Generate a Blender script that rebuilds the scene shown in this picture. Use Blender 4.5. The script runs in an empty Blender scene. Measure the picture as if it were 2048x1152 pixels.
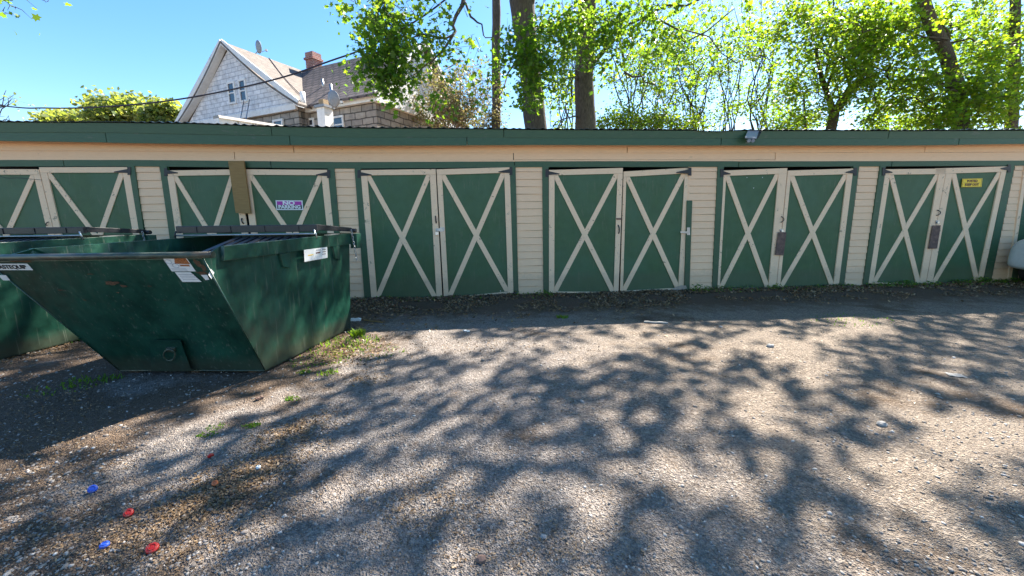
import bpy, math, random
import numpy as np
from mathutils import Vector, Matrix, noise
random.seed(7); rng=np.random.default_rng(7)
R=math.radians
sc=bpy.context.scene; COL=sc.collection
# ---------------------------------------------------------------- camera
FPX=800.; PITCH,YAW,ROLL=R(10.056),R(4.238),R(-0.684)
DW=7.8; CH=1.528
fw=Vector((math.sin(YAW)*math.cos(PITCH),math.cos(YAW)*math.cos(PITCH),-math.sin(PITCH)))
rt=Vector((math.cos(YAW),-math.sin(YAW),0)); up=rt.cross(fw)
cr_=rt*math.cos(ROLL)+up*math.sin(ROLL); cu_=up*math.cos(ROLL)-rt*math.sin(ROLL)
CAM=Vector((0,0,CH))
cd=bpy.data.cameras.new('camera'); cam=bpy.data.objects.new('camera',cd); COL.objects.link(cam)
cd.sensor_width=36; cd.lens=36*FPX/2048; cd.clip_end=2000; cd.clip_start=.05
cam.matrix_world=Matrix(((cr_.x,cu_.x,-fw.x,CAM.x),(cr_.y,cu_.y,-fw.y,CAM.y),(cr_.z,cu_.z,-fw.z,CAM.z),(0,0,0,1)))
sc.camera=cam
# ---------------------------------------------------------------- light
SUN_AZ,SUN_EL=R(42),R(47.5)
w=bpy.data.worlds.new('World'); sc.world=w; w.use_nodes=True
nt=w.node_tree; nt.nodes.clear()
sk=nt.nodes.new('ShaderNodeTexSky'); sk.sky_type='NISHITA'; sk.sun_disc=False
sk.sun_elevation=SUN_EL; sk.sun_rotation=SUN_AZ; sk.air_density=1.0; sk.dust_density=.35; sk.ozone_density=1.4
bg=nt.nodes.new('ShaderNodeBackground'); bg.inputs[1].default_value=.066
ou=nt.nodes.new('ShaderNodeOutputWorld'); hs=nt.nodes.new('ShaderNodeHueSaturation'); hs.inputs['Saturation'].default_value=1.3; nt.links.new(sk.outputs[0],hs.inputs['Color']); nt.links.new(hs.outputs[0],bg.inputs[0]); nt.links.new(bg.outputs[0],ou.inputs[0])
sd=bpy.data.lights.new('sun','SUN'); sd.energy=4.5; sd.angle=R(.53); sd.color=(1,.93,.82)
so=bpy.data.objects.new('sun',sd); COL.objects.link(so)
SUN=Vector((math.sin(SUN_AZ)*math.cos(SUN_EL),math.cos(SUN_AZ)*math.cos(SUN_EL),math.sin(SUN_EL)))
so.rotation_euler=SUN.to_track_quat('Z','Y').to_euler(); so.location=(20,20,30)
sc.view_settings.view_transform='Standard'; sc.view_settings.look='None'; sc.view_settings.exposure=2.2; sc.view_settings.gamma=1
sc.render.engine='CYCLES'
sc.cycles.max_bounces=6; sc.cycles.transparent_max_bounces=6
# ---------------------------------------------------------------- measuring helpers
def ray(x,y): return fw+cr_*((x-1024)/FPX)-cu_*((y-576)/FPX)
def G(x,y,z=0.):
    d=ray(x,y); return CAM+d*((z-CH)/d.z)
def F(x,y,pr=0.):
    d=ray(x,y); return CAM+d*((DW-pr)/d.y)
def D(x,y,dist):
    d=ray(x,y); return CAM+d*(dist/d.y)
def PL(x,y,p0,n):
    d=ray(x,y); return CAM+d*((p0-CAM).dot(n)/d.dot(n))
def proj(p):
    q=Vector(p)-CAM; z=q.dot(fw)
    if z<.1: return (-9999,-9999)
    return (1024+FPX*q.dot(cr_)/z,576-FPX*q.dot(cu_)/z)
def lerp(a,b,t): return a+(b-a)*t
def interp(pts,x):
    return float(np.interp(x,[p[0] for p in pts],[p[1] for p in pts]))
# ---------------------------------------------------------------- materials
def NT(name):
    m=bpy.data.materials.new(name); m.use_nodes=True; n=m.node_tree; n.nodes.clear()
    o=n.nodes.new('ShaderNodeOutputMaterial'); b=n.nodes.new('ShaderNodeBsdfPrincipled'); n.links.new(b.outputs[0],o.inputs[0])
    return m,n,b
def node(n,t,ins=None,**kw):
    x=n.nodes.new(t)
    for k,v in kw.items(): setattr(x,k,v)
    for k,v in (ins or {}).items():
        if isinstance(v,bpy.types.NodeSocket): n.links.new(v,x.inputs[k])
        else: x.inputs[k].default_value=v
    return x
def c4(c): return (c[0],c[1],c[2],1)
def coords(n,kind='Object',scale=(1,1,1)):
    tc=n.nodes.new('ShaderNodeTexCoord')
    return node(n,'ShaderNodeMapping',{'Vector':tc.outputs[kind],'Scale':scale}).outputs[0]
def noise_t(n,vec,scale,detail=5,rough=.6):
    return node(n,'ShaderNodeTexNoise',{'Vector':vec,'Scale':scale,'Detail':detail,'Roughness':rough})
def ramp(n,fac,stops):
    r=node(n,'ShaderNodeValToRGB',{'Fac':fac}); e=r.color_ramp.elements
    while len(e)<len(stops): e.new(.5)
    for i,(p,c) in enumerate(stops):
        e[i].position=p; e[i].color=c4(c) if len(c)==3 else c
    return r.outputs[0]
def mix(n,f,a,b,bt='MIX'):
    x=n.nodes.new('ShaderNodeMix'); x.data_type='RGBA'; x.blend_type=bt
    for s,v in ((x.inputs[0],f),(x.inputs[6],a),(x.inputs[7],b)):
        if isinstance(v,bpy.types.NodeSocket): n.links.new(v,s)
        else: s.default_value=v if not isinstance(v,tuple) else c4(v)
    return x.outputs[2]
def bump(n,b,h,s=.3,d=.01):
    x=node(n,'ShaderNodeBump',{'Height':h,'Strength':s,'Distance':d}); n.links.new(x.outputs[0],b.inputs['Normal'])
def paint(name,col,col2,rough=.6,grain=(2,2,2),dirt=None,bs=.25,spec=.5,metal=0,kind='Object',dscale=1.3,dlo=.58,dhi=.75,bd=.004,chips=None,chl=.8,cs=(1,1,1),splash=None):
    m,n,b=NT(name); v=coords(n,kind,grain)
    n1=noise_t(n,v,6,6); c=mix(n,ramp(n,n1.outputs[0],[(.35,(0,0,0)),(.68,(1,1,1))]),col,col2)
    if dirt:
        v2=coords(n,'Object'); n2=noise_t(n,v2,dscale,8,.7)
        c=mix(n,ramp(n,n2.outputs[0],[(dlo,(0,0,0)),(dhi,(1,1,1))]),c,dirt)
    if chips:
        vc=coords(n,'Object'); big=noise_t(n,vc,1.7,4); nc=noise_t(n,node(n,'ShaderNodeMapping',{'Vector':vc,'Scale':cs}).outputs[0],14,9,.75)
        a_=node(n,'ShaderNodeMath',{0:nc.outputs[0],1:node(n,'ShaderNodeMath',{0:big.outputs[0],1:.35},operation='MULTIPLY').outputs[0]},operation='ADD')
        c=mix(n,ramp(n,a_.outputs[0],[(chl,(0,0,0)),(chl+.03,(.9,.9,.9))]),c,chips)
    if splash:
        vz=coords(n,'Object'); sz_=node(n,'ShaderNodeSeparateXYZ',{0:vz}); q_=node(n,'ShaderNodeMath',{0:sz_.outputs[2],1:node(n,'ShaderNodeMath',{0:noise_t(n,vz,4,9,.85).outputs[0],1:.6},operation='MULTIPLY').outputs[0]},operation='SUBTRACT')
        c=mix(n,ramp(n,q_.outputs[0],[(.0,(.38,.38,.38)),(.16,(0,0,0))]),c,splash)
    n.links.new(c,b.inputs['Base Color']); b.inputs['Roughness'].default_value=rough
    b.inputs['Specular IOR Level'].default_value=spec; b.inputs['Metallic'].default_value=metal
    bump(n,b,n1.outputs[0],bs,bd)
    return m
M={}
M['cream']=paint('cream_paint',(.68,.53,.33),(.60,.45,.27),.65,(1,1,1),(.40,.31,.21),grain if False else .25) if False else paint('cream_paint',(.90,.60,.36),(.83,.54,.32),.65,(1.2,12,12),(.42,.32,.2),dscale=3,dlo=.62,dhi=.85,kind='UV',chips=(.22,.17,.12),chl=.855,cs=(.5,1,2.5),splash=(.33,.27,.19))
M['cream_trim']=paint('cream_trim_paint',(.90,.63,.40),(.83,.57,.35),.6,(2,14,14),(.38,.28,.17),dscale=5,dlo=.62,dhi=.85,kind='UV',chips=(.25,.19,.12),chl=.79,splash=(.35,.28,.19))
M['green']=paint('green_paint',(.044,.110,.038),(.033,.088,.031),.55,(1,1,1),(.052,.125,.066),dscale=1.1,dlo=.42,dhi=.75,chips=(.085,.125,.065),chl=.77,cs=(2.5,1,.25),splash=(.075,.08,.045))
M['green_trim']=paint('green_trim_paint',(.042,.102,.044),(.030,.080,.036),.5,(1,8,8),(.012,.04,.03),dscale=4,dlo=.6,dhi=.8,kind='UV',chips=(.10,.12,.08),chl=.80,cs=(.4,1,2),splash=(.07,.075,.05))
M['dark']=paint('interior_shade_black',(.01,.01,.01),(.015,.013,.01),.9)  # near-black that paints in the darkness inside the garage
M['black_iron']=paint('black_iron',(.012,.013,.016),(.025,.022,.022),.5)
M['galv']=paint('galvanised_steel',(.45,.46,.47),(.32,.33,.34),.35,metal=.9)
M['steel']=paint('bright_steel',(.7,.7,.68),(.5,.5,.5),.3,metal=.8)
M['oldwood']=paint('weathered_wood',(.33,.20,.07),(.24,.14,.045),.8,(1,14,14),(.2,.15,.07),bs=.5,kind='UV',dscale=8)
M['rustboard']=paint('rusty_brown_board',(.16,.10,.075),(.09,.06,.05),.85,(3,3,3),(.2,.12,.09),bs=.5,dscale=10,dlo=.5,dhi=.6)
M['roofmetal']=paint('roof_metal',(.10,.12,.12),(.04,.06,.055),.45,metal=.4)
M['white']=paint('white_plastic',(.78,.78,.76),(.7,.7,.68),.5)
M['ink']=paint('black_ink',(.01,.01,.01),(.02,.02,.02),.5)
M['purple']=paint('purple_ink',(.42,.02,.34),(.36,.02,.30),.4)
M['yellow']=paint('yellow_plastic',(.95,.66,.02),(.85,.55,.02),.45)
M['brownink']=paint('brown_ink',(.12,.03,.02),(.1,.03,.02),.5)
M['orangeink']=paint('orange_ink',(.50,.17,.05),(.14,.05,.02),.6,(20,20,20))
M['greyink']=paint('grey_ink',(.45,.45,.47),(.38,.38,.4),.6)
M['blackplastic']=paint('black_plastic',(.015,.016,.02),(.025,.026,.03),.38,(4,4,4))
M['red']=paint('red_plastic',(.55,.012,.01),(.42,.02,.015),.4,(30,30,30),(.25,.13,.09),dscale=60,dlo=.5,dhi=.62)
M['blue']=paint('blue_plastic',(.02,.09,.6),(.03,.09,.42),.4,(30,30,30),(.18,.15,.16),dscale=60,dlo=.52,dhi=.64)
M['orange']=paint('orange_plastic',(.6,.16,.05),(.5,.12,.04),.4)
M['stone_block']=paint('pale_block',(.35,.34,.32),(.25,.24,.23),.8,(9,9,9))
M['whitewall']=paint('white_plaster',(.82,.82,.8),(.7,.7,.68),.7,(1,1,1),(.5,.48,.45),dscale=2)
M['tan']=paint('tan_cap',(.4,.28,.16),(.3,.2,.11),.8)
M['dish']=paint('grey_dish',(.25,.27,.3),(.2,.22,.25),.5)
M['carpaint']=paint('silver_car_paint',(.62,.62,.58),(.55,.55,.52),.35,spec=.6)
M['rubber']=paint('black_rubber',(.012,.012,.012),(.02,.02,.02),.8)
M['cable']=paint('cable_sheath',(.02,.015,.03),(.03,.02,.03),.6)
M['bark']=paint('grey_bark',(.13,.105,.085),(.05,.04,.034),.95,(5,5,1.2),(.2,.17,.13),bs=1,dscale=2.5,bd=.03)
M['twig']=paint('twig_bark',(.10,.075,.055),(.05,.038,.03),.9)
M['paletwig']=paint('pale_twig_bark',(.30,.22,.15),(.2,.14,.09),.9)
def brick_mat(name,c1,c2,mo,bw,bh,ms=.012,off=.5,rough=.85,bs=.5,dirt=None,nscale=3,warp=.02):
    m,n,b=NT(name); v=coords(n,'UV')
    nz=noise_t(n,v,2.2,2); vv=node(n,'ShaderNodeMix',{0:warp,4:v,5:nz.outputs['Color']},data_type='VECTOR').outputs[1]
    br=node(n,'ShaderNodeTexBrick',{'Vector':vv,'Color1':c4(c1),'Color2':c4(c2),'Mortar':c4(mo),'Scale':1,'Mortar Size':ms,'Brick Width':bw,'Row Height':bh,'Mortar Smooth':.15})
    br.offset=off
    n2=noise_t(n,v,nscale,6); c=mix(n,.55,br.outputs[0],mix(n,1.,br.outputs[0],ramp(n,n2.outputs[0],[(.3,(.45,.45,.45)),(.7,(1.4,1.4,1.4))]),'MULTIPLY'))
    if dirt:
        c=mix(n,ramp(n,noise_t(n,v,1.3,8,.75).outputs[0],[(.55,(0,0,0)),(.8,(1,1,1))]),c,dirt)
    n.links.new(c,b.inputs['Base Color']); b.inputs['Roughness'].default_value=rough
    h=mix(n,.3,br.outputs[1],n2.outputs[0]); x=node(n,'ShaderNodeBump',{'Height':h,'Strength':bs,'Distance':.02},invert=True)
    n.links.new(x.outputs[0],b.inputs['Normal'])
    return m
M['shingle_wall']=brick_mat('white_shingle_siding',(.74,.75,.77),(.66,.68,.71),(.36,.38,.42),.5,.21,.014,dirt=(.45,.45,.44))
M['stone']=brick_mat('tan_stone_wall',(.37,.33,.28),(.25,.225,.20),(.08,.07,.06),.62,.27,.022,bs=1,off=.37,warp=.07,dirt=(.12,.10,.085))
M['roof1']=brick_mat('brown_grey_roof_shingle',(.19,.155,.13),(.145,.12,.10),(.07,.06,.055),.35,.17,.012)
M['roof2']=brick_mat('slate_pattern_roof',(.13,.10,.095),(.09,.07,.07),(.035,.03,.03),.5,.30,.05,bs=.8)
M['brick']=brick_mat('red_brick',(.30,.09,.06),(.22,.06,.045),(.4,.36,.33),.22,.08,.01)
def glass_mat():
    m,n,b=NT('window_glass'); b.inputs['Base Color'].default_value=(.02,.03,.05,1); b.inputs['Roughness'].default_value=.06; b.inputs['Specular IOR Level'].default_value=1
    return m
M['glass']=glass_mat()
def bin_mat():
    m,n,b=NT('dumpster_green_paint'); v=coords(n)
    n1=noise_t(n,v,3,8,.7); c=mix(n,ramp(n,n1.outputs[0],[(.35,(0,0,0)),(.7,(1,1,1))]),(.0050,.028,.019),(.012,.082,.052))
    v2=coords(n,'Object',(1,1,.35)); n2=noise_t(n,v2,7,8,.75)
    c=mix(n,ramp(n,n2.outputs[0],[(.62,(0,0,0)),(.74,(.6,.6,.6))]),c,(.035,.035,.022))
    n3=noise_t(n,v,11,10,.8); c=mix(n,ramp(n,n3.outputs[0],[(.675,(0,0,0)),(.70,(.6,.6,.6))]),c,(.25,.22,.16))
    # rust and dust towards the floor edge and on the rim, broken by noise
    sx=node(n,'ShaderNodeSeparateXYZ',{0:v}); z=node(n,'ShaderNodeMath',{0:sx.outputs[2],1:node(n,'ShaderNodeMath',{0:noise_t(n,v,5,8,.8).outputs[0],1:.25},operation='MULTIPLY').outputs[0]},operation='SUBTRACT')
    c=mix(n,ramp(n,z.outputs[0],[(.0,(.5,.5,.5)),(.12,(0,0,0))]),c,(.06,.05,.035))
    # long pale scrapes running down the plates, broken by noise
    for rot,sc_,th_ in ((.6,(26,26,1.1),.70),(-.5,(34,34,1.6),.72)):
        mp=node(n,'ShaderNodeMapping',{'Vector':v,'Rotation':(rot,rot*.8,0),'Scale':sc_}); ns_=noise_t(n,mp.outputs[0],1.6,3,.5)
        g_=noise_t(n,v,2.6,4); a_=node(n,'ShaderNodeMath',{0:ns_.outputs[0],1:node(n,'ShaderNodeMath',{0:g_.outputs[0],1:.22},operation='MULTIPLY').outputs[0]},operation='ADD')
        c=mix(n,ramp(n,a_.outputs[0],[(th_+.06,(0,0,0)),(th_+.10,(.45,.45,.45))]),c,(.13,.15,.12))
    n.links.new(c,b.inputs['Base Color'])
    rr=ramp(n,n1.outputs[0],[(.3,(.27,.27,.27)),(.7,(.46,.46,.46))]); n.links.new(rr,b.inputs['Roughness'])
    b.inputs['Specular IOR Level'].default_value=.6
    n4=noise_t(n,coords(n,'Object',(1,1,.6)),2.2,3); bump(n,b,n4.outputs[0],.7,.05)
    return m
M['bin']=bin_mat()
M['rustrail']=paint('rusty_rail_paint',(.025,.045,.032),(.10,.11,.08),.35,(2,6,6),(.11,.06,.035),bs=.6,dscale=5,dlo=.5,dhi=.7,metal=.1)
M['rust']=paint('orange_rust',(.13,.065,.032),(.07,.038,.02),.9,(9,9,9),bs=.6)
def leaf_mat(name,cols,tr=.55,tcol=None):
    m=bpy.data.materials.new(name); m.use_nodes=True; n=m.node_tree; n.nodes.clear(); o=n.nodes.new('ShaderNodeOutputMaterial')
    g=n.nodes.new('ShaderNodeNewGeometry'); c=ramp(n,g.outputs['Random Per Island'],[(i/(len(cols)-1),k) for i,k in enumerate(cols)])
    t=mix(n,1.,c,tcol or (3.2,2.6,1.0),'MULTIPLY')
    d=node(n,'ShaderNodeBsdfPrincipled',{'Base Color':c,'Roughness':.45,'Specular IOR Level':.4}); tl=node(n,'ShaderNodeBsdfTranslucent',{'Color':t})
    x=node(n,'ShaderNodeMixShader',{0:tr,1:d.outputs[0],2:tl.outputs[0]}); n.links.new(x.outputs[0],o.inputs[0])
    return m
M['leaf']=leaf_mat('maple_leaf',[(.045,.11,.02),(.07,.16,.025),(.11,.19,.02),(.06,.13,.03)])
M['leafy']=leaf_mat('spring_leaf',[(.06,.13,.018),(.12,.18,.016),(.08,.16,.022),(.16,.20,.015),(.05,.11,.02)],.55,(3.0,2.9,1.2))
M['leafo']=leaf_mat('tan_leaf',[(.12,.10,.065),(.14,.13,.065),(.09,.12,.04),(.13,.10,.07)],.45,(2.2,2.0,1.2))
M['leafblue']=leaf_mat('far_leaf',[(.11,.17,.07),(.13,.20,.06),(.17,.21,.07),(.13,.18,.09)],.42)
M['weed']=leaf_mat('weed_leaf',[(.06,.14,.02),(.10,.2,.02),(.05,.11,.02)],.4)
M['litter']=leaf_mat('dead_leaf',[(.15,.09,.045),(.24,.15,.07),(.07,.045,.027),(.36,.24,.13),(.12,.075,.05)],.1,(1.2,1.1,1.0))
def pebble_mat():
    m,n,b=NT('gravel_stone'); g=n.nodes.new('ShaderNodeNewGeometry')
    c=ramp(n,g.outputs['Random Per Island'],[(0,(.13,.11,.095)),(.3,(.27,.24,.22)),(.55,(.19,.165,.14)),(.8,(.33,.30,.275)),(.93,(.42,.385,.35)),(1,(.58,.54,.50))])
    n1=noise_t(n,coords(n),60,4); c=mix(n,.5,c,mix(n,1.,c,ramp(n,n1.outputs[0],[(.3,(.6,.6,.6)),(.7,(1.2,1.2,1.2))]),'MULTIPLY'))
    n.links.new(c,b.inputs['Base Color']); b.inputs['Roughness'].default_value=.85
    return m
M['pebble']=pebble_mat()
def ground_mat():
    m,n,b=NT('gravel_ground'); v=coords(n)
    sx=node(n,'ShaderNodeSeparateXYZ',{0:v})
    big=noise_t(n,v,.55,6,.6); mid=noise_t(n,v,3.2,8,.7); fine=noise_t(n,v,38,6,.75)
    vo=node(n,'ShaderNodeTexVoronoi',{'Vector':v,'Scale':55,'Randomness':1}); vo2=node(n,'ShaderNodeTexVoronoi',{'Vector':v,'Scale':120})
    gray=ramp(n,fine.outputs[0],[(.3,(.175,.147,.127)),(.52,(.325,.282,.252)),(.72,(.53,.475,.43))])
    tan=ramp(n,fine.outputs[0],[(.3,(.165,.12,.085)),(.52,(.31,.24,.172)),(.72,(.47,.385,.29))])
    xx=node(n,'ShaderNodeMapRange',{0:sx.outputs[0],1:-.6,2:3.2}); a=node(n,'ShaderNodeMath',{0:xx.outputs[0],1:mid.outputs[0]},operation='ADD')
    c=mix(n,ramp(n,node(n,'ShaderNodeMath',{0:a.outputs[0],1:.5},operation='MULTIPLY').outputs[0],[(.36,(0,0,0)),(.62,(.62,.62,.62))]),gray,tan)
    # single stones: voronoi cells with own tone
    dust=ramp(n,noise_t(n,v,1.1,7,.65).outputs[0],[(.42,(.12,.12,.12)),(.6,(.85,.85,.85))]); cell=mix(n,1.,c,ramp(n,vo.outputs['Color'],[(.1,(.6,.6,.62)),(.6,(1,1,1)),(.95,(1.5,1.5,1.5))]),'MULTIPLY'); c=mix(n,dust,c,cell)
    cell2=mix(n,1.,c,ramp(n,vo2.outputs['Color'],[(.1,(.65,.65,.65)),(.6,(1,1,1)),(.95,(1.4,1.4,1.4))]),'MULTIPLY'); c=mix(n,.7,c,cell2)
    sp=noise_t(n,v,17,7,.8); c=mix(n,ramp(n,sp.outputs[0],[(.54,(0,0,0)),(.62,(.55,.55,.55))]),c,(.10,.07,.05))
    sp2=noise_t(n,v,5.5,8,.75); c=mix(n,ramp(n,sp2.outputs[0],[(.52,(0,0,0)),(.66,(.5,.5,.5))]),c,(.13,.10,.08))
    # brown dirt patches, mostly left, and the litter band along the wall
    brown=ramp(n,fine.outputs[0],[(.3,(.075,.046,.028)),(.7,(.18,.12,.075))])
    xl=node(n,'ShaderNodeMapRange',{0:sx.outputs[0],1:-.2,2:-2.6,3:0,4:.20})
    s1=node(n,'ShaderNodeMath',{0:big.outputs[0],1:xl.outputs[0]},operation='ADD')
    s1=node(n,'ShaderNodeMath',{0:s1.outputs[0],1:node(n,'ShaderNodeMath',{0:mid.outputs[0],1:.35},operation='MULTIPLY').outputs[0]},operation='ADD')
    c=mix(n,ramp(n,s1.outputs[0],[(.74,(0,0,0)),(.84,(.85,.85,.85))]),c,brown)
    yb=node(n,'ShaderNodeMapRange',{0:sx.outputs[1],1:5.2,2:7.0}); y2=node(n,'ShaderNodeMath',{0:yb.outputs[0],1:mid.outputs[0]},operation='ADD')
    c=mix(n,ramp(n,node(n,'ShaderNodeMath',{0:y2.outputs[0],1:.5},operation='MULTIPLY').outputs[0],[(.40,(0,0,0)),(.62,(.9,.9,.9))]),c,brown)
    n.links.new(c,b.inputs['Base Color']); b.inputs['Roughness'].default_value=.95; b.inputs['Specular IOR Level'].default_value=.25
    h=node(n,'ShaderNodeMath',{0:vo.outputs['Distance'],1:fine.outputs[0]},operation='ADD'); h2=node(n,'ShaderNodeMath',{0:h.outputs[0],1:vo2.outputs['Distance']},operation='ADD')
    bump(n,b,h2.outputs[0],1.,.018)
    return m
M['ground']=ground_mat()
# ---------------------------------------------------------------- mesh builder
class MB:
    def __init__(s): s.v=[]; s.f=[]; s.sm=[]
    def add(s,vs,fs,smooth=False):
        o=len(s.v); s.v+= [tuple(p) for p in vs]; s.f+=[tuple(i+o for i in f) for f in fs]; s.sm+=[smooth]*len(fs); return s
    def hexa(s,p):   # 8 points: 0-3 front loop, 4-7 back loop
        return s.add(p,[(0,1,2,3),(7,6,5,4),(0,4,5,1),(1,5,6,2),(2,6,7,3),(3,7,4,0)])
    def box(s,c,d,rot=None):
        c=Vector(c); h=Vector(d)/2; q=[]
        for y in (-1,1):
            for x,z in ((-1,-1),(1,-1),(1,1),(-1,1)):
                p=Vector((x*h.x,y*h.y,z*h.z)); q.append(c+(rot@p if rot else p))
        return s.hexa(q)
    def bar(s,a,b,w,t,upv=Vector((0,0,1))):
        a,b=Vector(a),Vector(b); d=(b-a).normalized(); sd_=d.cross(upv)
        if sd_.length<1e-4: sd_=Vector((1,0,0))
        sd_.normalize(); u=sd_.cross(d); q=[]
        for e in (a,b):
            for i,j in ((-1,-1),(1,-1),(1,1),(-1,1)): q.append(e+sd_*(i*w/2)+u*(j*t/2))
        return s.hexa(q)
    def pris(s,poly,off):
        n=len(poly); A=[Vector(p) for p in poly]; B=[p+Vector(off) for p in A]
        return s.add(A+B,[tuple(range(n)),tuple(range(2*n-1,n-1,-1))]+[(i,i+n,(i+1)%n+n,(i+1)%n) for i in range(n)])
    def tube(s,pts,rad,n=8,cap=True):
        pts=[Vector(p) for p in pts]
        if not hasattr(rad,'__len__'): rad=[rad]*len(pts)
        vs=[]; fs=[]; prev=None
        for i,p in enumerate(pts):
            d=(pts[min(i+1,len(pts)-1)]-pts[max(i-1,0)]); d=d.normalized() if d.length>0 else Vector((0,0,1))
            if prev is None: a=d.cross(Vector((0,0,1)) if abs(d.z)<.9 else Vector((1,0,0))).normalized()
            else:
                a=prev-d*prev.dot(d); a=a.normalized() if a.length>1e-5 else d.orthogonal().normalized()
            prev=a; b=d.cross(a)
            for k in range(n):
                t=2*math.pi*k/n; vs.append(p+(a*math.cos(t)+b*math.sin(t))*rad[i])
        for i in range(len(pts)-1):
            for k in range(n): fs.append((i*n+k,i*n+(k+1)%n,(i+1)*n+(k+1)%n,(i+1)*n+k))
        o=len(s.v); s.add(vs,fs,True)
        if cap:
            s.f.append(tuple(o+k for k in range(n-1,-1,-1))); s.f.append(tuple(o+(len(pts)-1)*n+k for k in range(n))); s.sm+=[False,False]
        return s
    def cyl(s,a,b,r,n=16): return s.tube([a,b],r,n)
    def build(s,name,m,parent=None,bevel=0):
        org=Vector(parent_world(parent)) if parent is not None else Vector((0,0,0))
        me=bpy.data.meshes.new(name); me.from_pydata([(p[0]-org.x,p[1]-org.y,p[2]-org.z) for p in s.v],[],s.f)
        me.polygons.foreach_set('use_smooth',s.sm); uvs=me.uv_layers.new(name='uv')
        co=s.v; dat=[0.]*(2*len(me.loops)); li=0
        for p in me.polygons:
            nn=p.normal
            t=Vector((1,0,0)) if abs(nn.z)>.98 else Vector((-nn.y,nn.x,0)).normalized()
            bt=nn.cross(t)
            for k in p.loop_indices:
                c=co[me.loops[k].vertex_index]
                dat[2*k]=c[0]*t.x+c[1]*t.y+c[2]*t.z; dat[2*k+1]=c[0]*bt.x+c[1]*bt.y+c[2]*bt.z
        uvs.data.foreach_set('uv',dat)
        me.materials.append(M[m] if isinstance(m,str) else m); me.update()
        o=bpy.data.objects.new(name,me); COL.objects.link(o)
        if parent is not None: o.parent=parent
        if bevel:
            b=o.modifiers.new('bevel','BEVEL'); b.width=bevel; b.segments=2; b.limit_method='ANGLE'
        return o
def parent_world(p):
    v=Vector((0,0,0))
    while p is not None: v+=p.location; p=p.parent
    return v
def thing(name,loc,label,cat,group=None):
    o=bpy.data.objects.new(name,None); o.empty_display_size=.2; o.location=loc; COL.objects.link(o); return tag(o,label,cat,group)
def tag(o,label=None,cat=None,group=None,kind=None):
    if label: o['label']=label
    if cat: o['category']=cat
    if group: o['group']=group
    if kind: o['kind']=kind
    return o
def fast_mesh(name,co,loops_per,mat,parent=None,smooth=False,faces=None):
    """co: (N,3) array; either equal polygons of loops_per consecutive verts, or faces (M,k) index array"""
    co=np.asarray(co,dtype=np.float32)
    if parent is not None:
        pw=parent_world(parent); co=co-np.array([pw.x,pw.y,pw.z],dtype=np.float32)
    me=bpy.data.meshes.new(name)
    if faces is None:
        faces=np.arange(len(co)).reshape(-1,loops_per)
    k=faces.shape[1]; me.vertices.add(len(co)); me.vertices.foreach_set('co',co.ravel())
    me.loops.add(faces.size); me.loops.foreach_set('vertex_index',faces.ravel().astype(np.int32))
    me.polygons.add(len(faces)); me.polygons.foreach_set('loop_start',(np.arange(len(faces))*k).astype(np.int32))
    me.polygons.foreach_set('loop_total',np.full(len(faces),k,dtype=np.int32))
    me.update(calc_edges=True); me.validate()
    if smooth: me.polygons.foreach_set('use_smooth',[True]*len(faces))
    me.materials.append(M[mat]); o=bpy.data.objects.new(name,me); COL.objects.link(o)
    if parent is not None: o.parent=parent
    return o
def text_mesh(txt,name,size,mat,parent,origin,ax,ay,nrm,xs=1.,depth=.0012,bold=0.,fit=None):
    cu=bpy.data.curves.new('t','FONT'); cu.body=txt; cu.size=size; cu.extrude=depth; cu.offset=bold; cu.align_x='CENTER'; cu.align_y='CENTER'
    to=bpy.data.objects.new('t',cu); COL.objects.link(to); dg=bpy.context.evaluated_depsgraph_get(); dg.update()
    me=bpy.data.meshes.new_from_object(to.evaluated_get(dg)); bpy.data.objects.remove(to)
    pw=parent_world(parent)
    if fit: xs=fit/(max(v.co.x for v in me.vertices)-min(v.co.x for v in me.vertices))
    for v in me.vertices:
        p=Vector(origin)+Vector(ax)*(v.co.x*xs)+Vector(ay)*v.co.y+Vector(nrm)*(v.co.z+depth)-pw; v.co=p
    me.materials.clear(); me.materials.append(M[mat]); me.name=name
    o=bpy.data.objects.new(name,me); COL.objects.link(o); o.parent=parent; return o
# ================================================================ GROUND
def gz(x,y):
    n=.018*noise.noise(Vector((x*.5,y*.5,3)))+.010*noise.noise(Vector((x*1.7,y*1.7,9)))+.004*noise.noise(Vector((x*6,y*6,1)))
    m=.03*math.exp(-((y-DW)/.35)**2)*(.6+noise.noise(Vector((x*1.3,0,5))))
    return n+m
def axis(lo,a,b,hi,st):
    mid=np.arange(a,b+st/2,st); L=[];s=st;x=a
    while x>lo: s*=1.5; x-=s; L.append(x)
    Rr=[];s=st;x=b
    while x<hi: s*=1.5; x+=s; Rr.append(x)
    return np.concatenate([L[::-1],mid,Rr])
gx=axis(-500,-7,12,500,.07); gy=axis(-500,.6,8.4,900,.07)
X,Y=np.meshgrid(gx,gy); Z=np.zeros_like(X)
for i in range(X.shape[0]):
    for j in range(X.shape[1]):
        if -8<X[i,j]<14 and -1<Y[i,j]<10: Z[i,j]=gz(X[i,j],Y[i,j])
nx=len(gx); idx=np.arange(X.size).reshape(X.shape)
fc=np.stack([idx[:-1,:-1],idx[:-1,1:],idx[1:,1:],idx[1:,:-1]],-1).reshape(-1,4)
g=fast_mesh('ground',np.stack([X.ravel(),Y.ravel(),Z.ravel()],1),4,'ground',None,True,fc); tag(g,kind='structure')
def onground(px,py): p=G(px,py); return Vector((p.x,p.y,gz(p.x,p.y)))
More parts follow.
